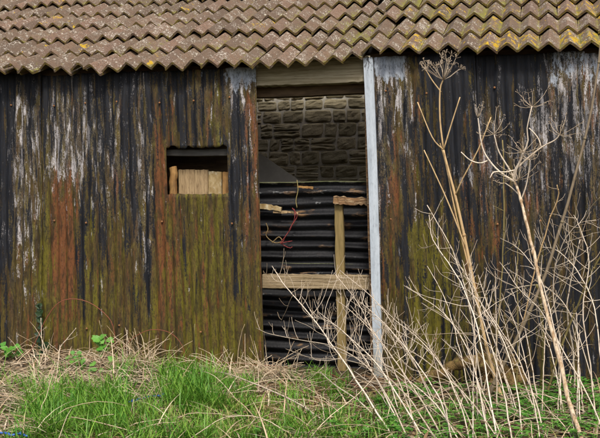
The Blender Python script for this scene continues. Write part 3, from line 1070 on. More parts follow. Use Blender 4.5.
def splitlog():
    mb = MB()
    c = [at(173.2, 199, 0.10), at(173.5, 190, 0.10), at(173, 182, 0.10), at(174, 175, 0.10), at(173, 168.5, 0.10), at(172.6, 166.8, 0.10)]
    c = curve(c, 20)
    c = [Vector((c[0].x, c[0].y, 0.55))] + c
    rs = [0.034] + [0.034 + 0.004 * vn(i * .6, 2) for i in range(len(c) - 3)] + [0.028, 0.016]
    mb.tube(c, 0, n=9, rs=rs)
    o = mb.build('split_log', M['split'], None, origin=c[0])
    tag(o, 'orange-brown split log standing at the left edge of the window hole', 'log', PG)
splitlog()

# ================================================================== PLANTS
UP = Vector((0, 0, 1))
def rvec(rg):
    return Vector((rg.gauss(0, 1), rg.gauss(0, 1), rg.gauss(0, 1)))
def twig_pts(p, d, length, rg, rise=0.35, n=7, wob=0.06):
    pts = [p.copy()]
    d = d.normalized()
    st = length / n
    for k in range(n):
        d = (d + UP * rise * st / length * 1.0 + rvec(rg) * wob).normalized()
        p = p + d * st
        pts.append(p.copy())
    return pts

def weed(name, path, Ys, r0, r1, mat, label, cat, seed, twigs=10, tl=(0.12, 0.35), ang=(35, 70), rise=0.9, sub=0.5, t0=0.3, group=None, tips=True, tr=0.45, flat=0.5):
    """dry stem following a path, with alternating twigs that curve upwards"""
    rg = random.Random(seed)
    k = len(path)
    if path[0][1] > 384:
        Ys = (gnd(*path[0]).y, Ys[1])
    pts = [at(u, v, Ys[0] + (Ys[1] - Ys[0]) * i / (k - 1)) for i, (u, v) in enumerate(path)]
    b = pts[0]
    if b.z > 0.02:                     # carry the base down to the soil
        dd = (pts[0] - pts[1]).normalized()
        if dd.z > -0.5:
            dd = (dd + Vector((0, -0.1, -0.9))).normalized()
        pts = [b + dd * ((b.z - gz(b.x, b.y) + 0.02) / -dd.z)] + pts
    root = empty(name, pts[0], label, cat, group)
    c = curve(pts, 28)
    c = [p + Vector((vn(i * .5, seed), vn(i * .5, seed + 3), 0)) * 0.006 for i, p in enumerate(c)]
    mb = MB()
    mb.tube(c, r0, r1, 6, rg.random() * 0.6)
    # nodes
    for q in range(2, len(c) - 1, 5):
        rr = r0 + (r1 - r0) * q / len(c)
        d = (c[min(q + 1, len(c) - 1)] - c[q - 1]).normalized()
        mb.tube([c[q] - d * 0.008, c[q], c[q] + d * 0.008], 0, n=6, rs=[rr * 1.02, rr * 1.22, rr * 1.02], tint=0.9)
    mb.build('stem', mat, root)
    if twigs:
        side = 1
        for q in range(twigs):
            tb = MB()
            t = t0 + (0.98 - t0) * (q + rg.random() * 0.7) / twigs
            idx = min(int(t * (len(c) - 1)), len(c) - 2)
            p = c[idx].lerp(c[idx + 1], t * (len(c) - 1) - idx)
            d = (c[idx + 1] - c[idx]).normalized()
            a = math.radians(rg.uniform(*ang)) * side
            side = -side
            ax = Vector((rg.uniform(-flat, flat), -1, rg.uniform(-flat, flat))).normalized()
            dd = Matrix.Rotation(a, 3, ax) @ d
            L = rg.uniform(*tl) * (1.1 - 0.6 * t)
            rr = max(0.0019, (r0 + (r1 - r0) * t) * tr)
            tp = twig_pts(p, dd, L, rg, rise * rg.uniform(-0.25, 1.15), 8, 0.09)
            tt = rg.random()
            tb.tube(tp, rr, rr * 0.55, 5, tt)
            if tips:
                tb.blob(tp[-1], rr * 1.15, tt)
            for s2 in range(int(sub * 4 * rg.random() + sub)):
                i2 = rg.randint(2, len(tp) - 2)
                d2 = (tp[i2 + 1] - tp[i2]).normalized()
                d2 = Matrix.Rotation(math.radians(rg.choice((-1, 1)) * rg.uniform(30, 65)), 3, ax) @ d2
                t2 = twig_pts(tp[i2], d2, L * rg.uniform(0.2, 0.5), rg, rise, 5)
                tb.tube(t2, rr * 0.7, rr * 0.4, 4, tt)
                if tips:
                    tb.blob(t2[-1], rr * 0.95, tt)
            tb.build('twig', M['twig'] if mat is not M['greenstem'] else mat, root)
    return root

def umbel(mb, sb, p, axis, R, nray, rg, r=0.0022, spread=70, second=True, dens=7):
    axis = axis.normalized()
    a = axis.orthogonal().normalized()
    b = axis.cross(a)
    for k in range(nray):
        q = 2 * math.pi * (k + rg.random() * 0.5) / nray
        sp = math.radians(spread) * math.sqrt((k * 7 % nray + 0.5) / nray) * rg.uniform(0.85, 1.1)
        d = axis * math.cos(sp) + (a * math.cos(q) + b * math.sin(q)) * math.sin(sp)
        if rg.random() < 0.14:
            continue
        d = (d + rvec(rg) * 0.07).normalized()
        L = R * rg.uniform(0.65, 1.12)
        pts = [p, p + d * L * 0.4, p + d * L * 0.75 + axis * 0.01 + rvec(rg) * 0.003, p + d * L + axis * 0.02 + rvec(rg) * 0.006]
        mb.tube(pts, r, r * 0.6, 4, rg.random())
        if second:
            e = pts[-1]
            d = (pts[-1] - pts[-2]).normalized()
            for s_ in range(dens):
                dd = (d + rvec(rg) * 0.55).normalized()
                l2 = R * rg.uniform(0.13, 0.24)
                mb.tube([e, e + dd * l2], r * 0.45, r * 0.35, 3, rg.random())
                if rg.random() < 0.75:
                    sb.blob(e + dd * l2, rg.uniform(0.0018, 0.0036), rg.random())

# ---- hogweed A: single flat head at the eaves
YA = -0.55
rgA = random.Random(77)
A = empty('hogweed', gnd(503, 401), 'tall dry hogweed stalk whose wide flat seed head touches the roof tiles', 'dry hogweed')
stA = curve([gnd(503, 401), at(495, 378, YA), at(486, 345, YA), at(475, 290, YA), at(464, 235, YA), at(455, 195, YA), at(447, 165, YA), at(443.5, 150, YA)], 28)
mb = MB(); mb.tube(stA, 0.0145, 0.0075, 8, 0.3)
mb.tube(curve([at(443.5, 150, YA), at(440, 120, YA), at(440, 90, YA), at(443.5, 79, YA)], 10), 0.0068, 0.0048, 7, 0.35)
for (u, v) in ((486, 345), (464, 235)):
    p = at(u, v, YA); mb.tube([p - UP * 0.012, p, p + UP * 0.012], 0, n=8, rs=[0.011, 0.0145, 0.010], tint=0.8)
mb.build('stem', M['cane'], A)
mb = MB(); mb.tube(curve([at(443.5, 150, YA), at(432, 117 + 20, YA - .03), at(417.5, 102 + 0, YA - .06)], 8), 0.0055, 0.0042, 6, 0.1); mb.build('branch', M['cane'], A)
mb = MB(); mb.tube(curve([at(443.5, 150, YA), at(452, 122, YA - .02), at(460, 97, YA - .04)], 8), 0.0055, 0.0042, 6, 0.1); mb.build('branch', M['cane'], A)
mb = MB(); mb.tube(curve([at(455, 196, YA), at(463, 178, YA - .04), at(478, 150, YA - .07), at(491, 117, YA - .1)], 10), 0.0055, 0.004, 6, 0.2); mb.build('branch', M['cane'], A)
mb = MB(); mb.tube(curve([at(478, 305, YA), at(456, 215, YA), at(446, 150 + 15, YA + .05), at(440, 143, YA + .05)], 14), 0.006, 0.004, 6, 0.4); mb.build('branch', M['cane'], A)
mb = MB(); mb.tube(curve([at(466, 248, YA), at(447, 200, YA - .05), at(424, 150, YA - .1)], 12), 0.006, 0.004, 6, 0.0); mb.build('branch', M['cane'], A)
mb = MB(); mb.tube(curve([at(441, 92, YA), at(432, 80, YA), at(426, 70, YA)], 8), 0.005, 0.0035, 6, 0.2); mb.build('branch', M['cane'], A)

mb = MB()
umbel(mb, mb, at(443.5, 80, YA), Vector((0.05, -0.25, 1)), 0.16, 22, rgA, 0.0019, 70, True, 9)
mb.build('seed_head', M['seed'], A)
mb = MB()
umbel(mb, mb, at(426, 70, YA), Vector((-0.2, -0.2, 1)), 0.06, 9, rgA, 0.002, 70, True, 7)
mb.build('seed_head', M['seed'], A)

# ---- hogweed B: branching crown with several small heads
YB0, YB = -1.75, -0.95
B = empty('hogweed', gnd(585, 452), 'thick pale hogweed stalk forking at the top into several small starry seed heads', 'dry hogweed')
pb = [(585, 452), (578, 428), (567, 395), (557, 350), (545, 305), (536, 265), (528, 230), (521, 200), (515, 182)]
stB = curve([gnd(585, 452)] + [at(u, v, YB0 + 0.1 + (YB - YB0 - 0.1) * i / 7) for i, (u, v) in enumerate(pb[1:])], 30)
mb = MB(); mb.tube([p + Vector((vn(i * .6, 5), vn(i * .6, 9), 0)) * 0.010 for i, p in enumerate(stB)], 0, n=9, rs=[(0.0145 - 0.0062 * i / 24) * (1 + 0.14 * vn(i * 0.9, 3)) for i in range(len(stB))])
for q in (5, 11, 16, 21):
    d = (stB[q + 1] - stB[q - 1]).normalized()
    rr = 0.015 - 0.0062 * q / 25
    mb.tube([stB[q] - d * 0.015, stB[q], stB[q] + d * 0.015], 0, n=8, rs=[rr, rr * 1.18, rr], tint=0.85)
mb.build('stem', M['barkcane'], B)
rgB = random.Random(78)
J = at(515, 182, YB)
brs = [[(515, 182), (511, 172), (499, 152), (494, 134)], [(515, 182), (500, 172), (489, 160), (482, 146), (478, 118)],
       [(515, 170), (528, 158), (542, 147), (555, 140), (560, 134)], [(515, 182), (516, 170), (524, 152), (528, 140), (527, 128), (532, 106)],
       [(541, 147), (539, 140), (535, 134), (529, 128)], [(515, 182), (514, 172), (520, 160), (523, 150)], [(489, 160), (480, 163), (470, 160), (461, 152)],
       [(515, 170), (505, 172), (494, 172), (490, 178)], [(520, 196), (512, 188), (505, 183)], [(521, 200), (526, 186), (529, 170), (530, 160)]]
for i, bp in enumerate(brs):
    hb = MB()
    hb.tube(curve([at(u, v, YB - 0.03 * (i % 4) * k / len(bp)) for k, (u, v) in enumerate(bp)], 12), 0.007 if i < 4 else 0.0045, 0.0035, 6, rgB.random() * 0.4)
    hb.build('branch', M['twig'], B)
for (u, v), R, n in (((494, 134), 0.105, 12), ((478, 118), 0.055, 8), ((560, 135), 0.10, 12), ((532, 107), 0.10, 12), ((523, 152), 0.095, 12), ((505, 183), 0.07, 9), ((530, 160), 0.07, 9), ((518, 180), 0.11, 13)):
    mb = MB()
    umbel(mb, mb, at(u, v, YB - 0.05), Vector((rgB.uniform(-.2, .2), -0.3, 1)), R * 1.2, int(n * 0.9), rgB, 0.0018, 98, True, 3)
    mb.build('seed_head', M['seed'], B)

# ---- tall bare canes
weed('dry_stalk', [(500, 372), (522, 328), (545, 275), (562, 222), (578, 165), (588, 125), (597, 75), (601, 40)], (-0.75, -0.9), 0.014, 0.006, M['greycane'], 'long bare grey-brown stalk leaning right and reaching up past the roof edge', 'dry stalk', 101, 0)
weed('dry_stalk', [(541, 392), (543, 350), (541, 310), (537, 285)], (-0.8, -0.8), 0.013, 0.009, M['greenstem'], 'stout olive stem standing just left of the thick hogweed stalk', 'dry stalk', 102, 0)
weed('dry_stalk', [(495, 360), (500, 300), (503, 250), (504, 200), (503, 140)], (-0.45, -0.45), 0.007, 0.004, M['greenstem'], 'slender olive stem, tallest of the thin uprights between the two hogweeds', 'dry stalk', 103, 3, (0.08, 0.2))
weed('dry_stalk', [(517, 370), (518, 330), (517, 270), (519, 240)], (-0.5, -0.5), 0.006, 0.003, M['greenstem'], 'short thin olive stem close beside the forking hogweed, ending below its crown', 'dry stalk', 104, 2, (0.08, 0.2))
weed('dry_stalk', [(495, 378), (520, 330), (535, 270), (548, 225), (558, 197), (557, 185)], (-0.6, -0.8), 0.006, 0.004, M['cane'], 'tan crooked stem crossing behind the hogweed crown to a bent tip', 'dry stalk', 105, 5, (0.1, 0.2))
weed('dry_stalk', [(545, 400), (562, 345), (580, 300), (592, 272), (607, 245)], (-0.7, -0.9), 0.008, 0.005, M['greenstem'], 'greenish stem leaning out of the picture low at the right', 'dry stalk', 106, 4, (0.1, 0.3))
weed('dry_stalk', [(476, 350), (468, 300), (452, 250), (427, 205)], (-0.7, -0.8), 0.006, 0.003, M['twig'], 'pale curved stem arching up left across the tall hogweed', 'dry stalk', 107, 9, (0.12, 0.3), rise=0.6)
weed('dry_stalk', [(575, 395), (573, 350), (567, 310), (573, 270), (580, 240)], (-0.6, -0.6), 0.006, 0.003, M['twig'], 'thin wavering stem between the thick stalk and the frame edge', 'dry stalk', 108, 6, (0.12, 0.3))

# ---- arching sprays that fan out to the left
SG = 'arching dry weeds in front of the shed'
sprays = [
 ([(395, 440), (372, 405), (351, 372), (334, 348), (318, 325), (300, 303), (286, 287), (272, 266)], (-1.35, -0.35), 0.0075, 0.0028, 17, (0.22, 0.50), 'dry weed spray leaning furthest left, its tip before the wooden rail'),
 ([(425, 440), (398, 396), (375, 362), (350, 338), (330, 322), (306, 316)], (-1.3, -0.45), 0.0065, 0.0024, 15, (0.18, 0.42), 'dry weed spray with a bent-over tip before the black sheet'),
 ([(444, 440), (424, 405), (398, 365), (375, 335), (352, 312), (336, 300)], (-1.35, -0.5), 0.0065, 0.0024, 15, (0.18, 0.42), 'dry weed spray crossing the foot of the galvanised strip'),
 ([(452, 440), (440, 400), (420, 368), (395, 335), (372, 312), (357, 300)], (-1.25, -0.4), 0.006, 0.0022, 14, (0.15, 0.4), 'dry weed spray ending in fine twigs beside the upright batten'),
 ([(470, 442), (462, 410), (444, 370), (420, 340), (395, 320), (380, 305)], (-1.3, -0.5), 0.006, 0.0022, 12, (0.15, 0.4), 'dry weed spray ending where strip and black wall meet'),
 ([(489, 442), (480, 395), (468, 350), (445, 315), (420, 296), (403, 285)], (-1.2, -0.5), 0.006, 0.0022, 13, (0.15, 0.4), 'dry weed spray curling over the mossy foot of the dark sheet'),
 ([(497, 440), (487, 380), (478, 330), (464, 290), (448, 262), (433, 240), (429, 215)], (-1.2, -0.6), 0.0065, 0.0022, 16, (0.18, 0.42), 'dry weed spray rising close along the tall hogweed stalk'),
 ([(513, 445), (502, 385), (486, 330), (470, 285), (462, 260)], (-1.3, -0.7), 0.0065, 0.0022, 14, (0.18, 0.4), 'pale straight dry weed running up through the thicket beside the root stump'),
 ([(522, 438), (517, 390), (505, 345), (487, 312), (470, 292), (452, 284)], (-1.1, -0.6), 0.006, 0.0022, 14, (0.15, 0.4), 'dry weed spray arching above the root stump'),
 ([(545, 440), (535, 400), (515, 352), (492, 316), (478, 275)], (-1.1, -0.7), 0.0065, 0.0025, 12, (0.15, 0.4), 'dry weed spray fanning between the two hogweeds'),
 ([(556, 395), (560, 345), (553, 290), (560, 250), (577, 225), (596, 220)], (-0.8, -0.7), 0.006, 0.0022, 15, (0.15, 0.42), 'dry weed spray drooping over to the right below the bare leaning stalk'),
 ([(596, 420), (590, 365), (583, 310), (589, 262), (580, 228), (574, 215)], (-0.8, -0.7), 0.006, 0.0022, 14, (0.15, 0.4), 'dry weed spray with twiggy crown at the frame edge'),
 ([(607, 442), (590, 400), (560, 345), (540, 310), (520, 290), (500, 262)], (-1.0, -0.6), 0.0055, 0.0022, 13, (0.15, 0.4), 'dry weed spray leaning left across the thick hogweed stalk'),
 ([(598, 400), (572, 318), (550, 290), (535, 285), (505, 290)], (-0.8, -0.5), 0.005, 0.002, 11, (0.15, 0.35), 'dry weed with its top hooked level behind the thick hogweed'),
 ([(575, 440), (566, 380), (552, 320), (541, 280), (520, 250), (500, 238)], (-1.0, -0.6), 0.0055, 0.0022, 13, (0.12, 0.34), 'dry weed spray with level twigs crossing behind the thick hogweed at mid height'),
 ([(606, 420), (600, 350), (592, 300), (575, 268), (556, 250), (540, 247)], (-0.9, -0.6), 0.0055, 0.0022, 13, (0.12, 0.34), 'dry weed spray from the frame edge curling left below the bare leaning stalk'),
 ([(410, 442), (388, 398), (366, 366), (335, 347), (300, 340), (270, 334), (256, 328)], (-1.5, -0.4), 0.006, 0.0022, 12, (0.15, 0.4), 'dry weed spray sweeping low to the left past the door edge'),
 ([(437, 442), (410, 400), (380, 372), (345, 360), (312, 358), (286, 349)], (-1.5, -0.45), 0.006, 0.0022, 12, (0.15, 0.4), 'lowest dry weed spray, sweeping left just above the threshold'),
 ([(460, 442), (436, 405), (405, 378), (380, 362), (350, 356), (325, 345)], (-1.5, -0.5), 0.0055, 0.0022, 11, (0.15, 0.4), 'dry weed spray bending level before the bottom of the upright batten'),
 ([(500, 442), (470, 400), (440, 372), (412, 352), (392, 346), (374, 338)], (-1.5, -0.5), 0.0055, 0.0022, 11, (0.15, 0.4), 'dry weed spray sweeping left along the foot of the dark sheet'),
 ([(355, 442), (330, 425), (295, 402), (262, 387), (228, 374), (210, 372)], (-1.75, -0.5), 0.0095, 0.003, 6, (0.1, 0.3), 'fallen cane sloping down across the grass in the middle'),
 ([(402, 438), (380, 422), (360, 402), (335, 385), (320, 372)], (-1.6, -0.7), 0.007, 0.003, 5, (0.1, 0.3), 'short fallen cane beside the grass before the opening'),
]
for i, (path, Ys, r0, r1, tw, tl, lab) in enumerate(sprays):
    r0 *= 0.78
    weed('dry_weed', path, Ys, r0, r1, M['twig'], lab, 'dry weed', 200 + i, int(tw * (1.4 if i < 4 else 1.25 if 8 < i < 16 else 0.9)), (tl[0] * 1.0, tl[1] * 1.25), (35, 88), 1.3, 0.8 if i < 4 else 0.5, 0.30, SG)
# fill stems that nothing tells apart
rgf = random.Random(99)
for i in range(30):
    ub = rgf.uniform(400, 590); 
    dv = rgf.uniform(70, 165)
    du = rgf.uniform(-95, 5) if ub < 540 else rgf.uniform(-50, 10)
    vb = rgf.uniform(405, 452)
    g0 = gnd(ub, vb)
    path = [(ub, vb), (ub + du * 0.30, vb - dv * 0.40), (ub + du * 0.66, vb - dv * 0.76), (ub + du * 1.1, vb - dv)]
    weed('dry_weed', path, (g0.y, max(g0.y, -0.5)), rgf.uniform(0.0034, 0.0052), 0.002, M['twig'], 'thin dry weed stem in the dense thicket below the hogweeds', 'dry weed', 300 + i, rgf.randint(2, 5), (0.10, 0.35), (30, 80), 0.9, 0.4, 0.45, 'thin stems of the dense thicket')

# ---- brambles
def bramble(path, Y, r, label, seed):
    rg = random.Random(seed)
    pts = [at(u, v, Y) for u, v in path]
    r *= 0.72
    c = curve(pts, 28)
    mb = MB(); mb.tube(c, r, r * 0.6, 6, 0.3)
    for q in range(2, len(c) - 1, 2):
        d = rvec(rg).normalized()
        mb.tube([c[q], c[q] + d * 0.012], r * 0.5, 0.0003, 4, 0.6)
    o = mb.build('bramble_stem', M['bramble'], None, origin=c[0])
    tag(o, label, 'bramble')
bramble([(22, 362), (34, 345), (44, 323), (56, 305), (70, 299), (88, 302), (104, 313), (113, 326), (116, 350)], -0.12, 0.0058, 'red bramble stem arching against the rusty sheet beside the ivy', 1)
bramble([(122, 350), (133, 338), (150, 330), (168, 332), (180, 342), (186, 358), (184, 368)], -0.15, 0.0042, 'small thorny bramble arch above the heap of dead grass', 2)
bramble([(196, 358), (215, 362), (235, 363), (255, 365), (275, 366), (290, 368)], -0.14, 0.005, 'long red bramble stem lying along the foot of the wall', 3)
bramble([(330, 374), (352, 384), (370, 392), (392, 402), (410, 412)], -0.5, 0.005, 'reddish bramble stem on the ground before the galvanised strip', 4)

# ---- leafy seedlings, ivy
def leaf(mb, p, d, nrm, L, W_, tint, lobes=True):
    d = d.normalized()
    sd = d.cross(nrm).normalized()
    nn = sd.cross(d)
    prof = [(0.0, 0.08), (0.18, 0.42), (0.34, 0.5), (0.42, 0.40), (0.58, 0.42), (0.66, 0.26), (0.84, 0.20), (1.0, 0.0)] if lobes else [(0, 0.1), (0.3, 0.5), (0.6, 0.45), (1.0, 0.0)]
    vs, fs = [], []
    for t, w_ in prof:
        c = p + d * (t * L) + nn * (-0.25 * L * t * t)
        for s in (-1, 0, 1):
            vs.append(c + sd * (s * w_ * W_) + nn * (abs(s) * 0.10 * W_))
    for k in range(len(prof) - 1):
        for j in (0, 1):
            a = k * 3 + j
            fs.append((a, a + 1, a + 4, a + 3))
    mb.add(vs, fs, tint)
def seedling(u, v, Y, h, nl, L, label, seed, mat, spread=0.07):
    rg = random.Random(seed)
    top = at(u, v, Y)
    base = Vector((top.x, Y - 0.02, gz(top.x, Y)))
    base.z = min(base.z, top.z - h)
    root = empty('leafy_seedling', base, label, 'leafy plant', 'green leafy plants by the wall')
    sm, lm = MB(), MB()
    for k in range(nl):
        tip = top + Vector((rg.uniform(-spread, spread), rg.uniform(-spread * 1.3, -0.01), rg.uniform(-spread * 0.6, spread)))
        sm.tube(curve([base, base.lerp(tip, 0.6) + Vector((0, 0, 0.02)), tip], 6), 0.002, 0.0014, 4, rg.random())
        d = Vector((rg.uniform(-1, 1), rg.uniform(-1, 0.1), rg.uniform(-0.4, 0.5)))
        leaf(lm, tip, d, Vector((rg.uniform(-.4, .4), -0.7, 0.8)), L * rg.uniform(0.7, 1.2), L * rg.uniform(0.75, 1.05), rg.random())
    sm.build('stem', M['greenstem'], root)
    lm.build('leaves', mat, root)
seedling(106, 346, -0.14, 0.12, 20, 0.066, 'lobed bright green leafy plant against the rusty sheet under the bramble arch', 1, M['weedleaf'])
seedling(13, 352, -0.16, 0.10, 16, 0.066, 'bright green leafy plant near the left frame edge by the ivy', 2, M['weedleaf'])
seedling(80, 360, -0.32, 0.10, 12, 0.05, 'small green leafy plant poking out of straw between ivy and bramble foot', 3, M['weedleaf'], 0.08)
seedling(107, 369, -0.38, 0.08, 12, 0.055, 'low green leafy plant in straw right below the lobed one', 4, M['weedleaf'], 0.08)
def ivy():
    rg = random.Random(4)
    root = empty('ivy', at(43, 368, -0.03), 'dark green ivy climbing the sheet joint low on the left', 'ivy')
    sm, lm = MB(), MB()
    c = curve([at(44, 368, -0.03), at(42, 350, -0.03), at(44, 332, -0.025), at(41, 318, -0.025), at(42, 306, -0.025)], 20)
    sm.tube(c, 0.005, 0.002, 5)
    for k in range(46):
        q = rg.random()
        p = c[int(q * (len(c) - 1))] + Vector((rg.uniform(-0.045, 0.045) * (1.2 - q * 0.6), rg.uniform(-0.035, -0.008), rg.uniform(-0.03, 0.03)))
        leaf(lm, p, Vector((rg.uniform(-1, 1), -0.25, rg.uniform(-1, 0.3))), Vector((rg.uniform(-.3, .3), -1, 0.3)), rg.uniform(0.035, 0.06), rg.uniform(0.035, 0.055), rg.random())
    sm.build('stem', M['greycane'], root)
    lm.build('leaves', M['ivy'], root)
ivy()
# bare forked twigs in front of the ivy
weed('dry_weed', [(62, 384), (55, 372), (46, 358), (42, 342), (41, 318)], (-0.35, -0.15), 0.0055, 0.0028, M['twig'], 'bare pale twig standing straight up in front of the ivy', 'dry weed', 401, 2, (0.1, 0.2), t0=0.4)
weed('dry_weed', [(46, 380), (58, 362), (60, 348), (68, 338), (76, 328)], (-0.35, -0.25), 0.0055, 0.003, M['twig'], 'bare forked twig slanting right beside the ivy', 'dry weed', 402, 2, (0.1, 0.2), t0=0.4)
weed('dry_weed', [(78, 440), (92, 422), (103, 400), (110, 385), (128, 368)], (-1.75, -0.4), 0.006, 0.003, M['twig'], 'long pale cane crossing the grass tuft at lower left', 'dry weed', 403, 2, (0.1, 0.2), t0=0.5)
weed('dry_weed', [(38, 440), (42, 415), (52, 395), (57, 372), (60, 345)], (-1.75, -0.35), 0.006, 0.003, M['straw'], 'long straw-coloured cane rising through the litter at far left', 'dry weed', 404, 2, (0.1, 0.2), t0=0.5)
weed('dry_weed', [(128, 372), (127, 355), (127, 330)], (-0.25, -0.2), 0.004, 0.002, M['twig'], 'short straight dry stem sticking out of the dead grass heap', 'dry weed', 405, 0)

# ---- old root stump at the right
def stump():
    rg = random.Random(12)
    base = gnd(500, 388)
    root = empty('root_stump', base, 'gnarled mossy brown root stump behind the thicket at the foot of the wall', 'root stump')
    Y = -0.22
    def gn(path, r, Yo=0.0, sd=0, n=24):
        c = curve([at(u, v, Y + Yo) for u, v in path], n)
        mb = MB()
        k = len(c)
        rs = [r * (1 - 0.55 * i / k) * (1 + 0.7 * vn(i * 0.9, sd)) for i in range(k)]
        c = [p + Vector((vn(i * .6, sd), vn(i * .6, sd + 4), vn(i * .6, sd + 8))) * r * 0.9 for i, p in enumerate(c)]
        mb.tube(c, 0, n=10, rs=rs)
        return mb
    for i, (path, r, Yo) in enumerate([
        ([(508, 392), (500, 378), (486, 366), (468, 362), (450, 368), (430, 378), (416, 386)], 0.068, 0),
        ([(515, 394), (508, 376), (498, 364), (488, 358), (478, 356)], 0.060, 0.05),
        ([(500, 392), (492, 386), (486, 378), (492, 368), (504, 364)], 0.050, -0.06),
        ([(522, 392), (520, 378), (514, 366), (512, 356)], 0.052, 0.04),
        ([(508, 396), (498, 392), (486, 392), (478, 386)], 0.045, -0.12),
        ([(512, 396), (516, 388), (508, 380), (500, 376)], 0.045, -0.10)]):
        g = gn(path, r, Yo, i * 11 + 2)
        o = g.build('root', M['root'], root)
        m = o.modifiers.new('s', 'SUBSURF'); m.levels = 1; m.render_levels = 1
stump()

# ---- boards and blue rope in the litter
def lboard(pa, pb, wd, th, rotx, label, seed):
    pa, pb = Vector(pa), Vector(pb)
    ax = (pb - pa).normalized()
    sdv = ax.cross(UP).normalized()
    rg = random.Random(seed)
    mb = MB()
    vs, fs = [], []
    n = 8
    up = (Matrix.Rotation(rotx, 3, ax) @ UP)
    sdv = (Matrix.Rotation(rotx, 3, ax) @ sdv)
    for k in range(n + 1):
        c = pa.lerp(pb, k / n)
        for a, b in ((-1, 0), (1, 0), (1, 1), (-1, 1)):
            vs.append(c + sdv * (a * wd / 2 + rg.uniform(-.003, .003)) + up * (b * th + rg.uniform(-.001, .001)))
    fs = [(k * 4 + j, k * 4 + (j + 1) % 4, (k + 1) * 4 + (j + 1) % 4, (k + 1) * 4 + j) for k in range(n) for j in range(4)]
    fs += [(3, 2, 1, 0), tuple(n * 4 + j for j in range(4))]
    mb.add(vs, fs)
    o = mb.build('plank', M['greyplank'], None, False, origin=(pa + pb) / 2, bevel=0.003)
    tag(o, label, 'plank', 'grey planks lying in the litter')
lboard(at(-40, 377, -0.45), at(12, 378, -0.45), 0.10, 0.025, 0.5, 'upper of two grey planks lying in the straw at the left frame edge', 1)
lboard(at(-40, 390, -0.55), at(9, 389, -0.55), 0.08, 0.025, 0.3, 'lower of two grey planks lying in the straw at the left frame edge', 2)
def zpt(u, v, dz):
    p = gnd(u, v)
    for _ in range(4):
        p = gnd(u, v, gz(p.x, p.y) + dz)
    return p
strand_obj('rope', [zpt(u, v, 0.06) for u, v in [(-8, 433), (4, 433), (12, 435), (20, 434), (27, 436)]], 0.006, M['blue'], 'frayed blue rope in the straw at lower left', 'rope', 24, None, wob=0.012, seed=3)
strand_obj('rope', [zpt(u, v, 0.055) for u, v in [(129, 402), (137, 400), (145, 398), (153, 396), (160, 396), (165, 393)]], 0.006, M['blue'], 'short blue rope end in the grass beside the dead grass heap', 'rope', 24, None, wob=0.012, seed=5)

# ================================================================== GROUND COVER (uncountable)
def dens_region(rg, boxes):
    """pick a pixel from weighted (u0,v0,u1,v1,weight) boxes"""
    t = rg.uniform(0, sum(b[4] for b in boxes))
    for b in boxes:
        t -= b[4]
        if t <= 0:
            return rg.uniform(b[0], b[2]), rg.uniform(b[1], b[3])
    return rg.uniform(b[0], b[2]), rg.uniform(b[1], b[3])
def blade(mb, p, d, L, W_, rg, bend, tint, n=4):
    sd = d.cross(UP)
    sd = sd.normalized() if sd.length > 1e-5 else Vector((1, 0, 0))
    vs, fs = [], []
    dirv = d.normalized()
    h = Vector((dirv.x, dirv.y, 0))
    h = h.normalized() if h.length > 1e-4 else Vector((1, 0, 0))
    q = p.copy()
    for k in range(n + 1):
        t = k / n
        ww = W_ * (1 - t ** 1.6) * 0.5 + 0.0004
        vs.append(q - sd * ww); vs.append(q + sd * ww)
        q = q + dirv * (L / n)
        dirv = (dirv + h * bend / n - UP * bend * 0.55 / n).normalized()
    for k in range(n):
        fs.append((2 * k, 2 * k + 1, 2 * k + 3, 2 * k + 2))
    mb.add(vs, fs, tint)

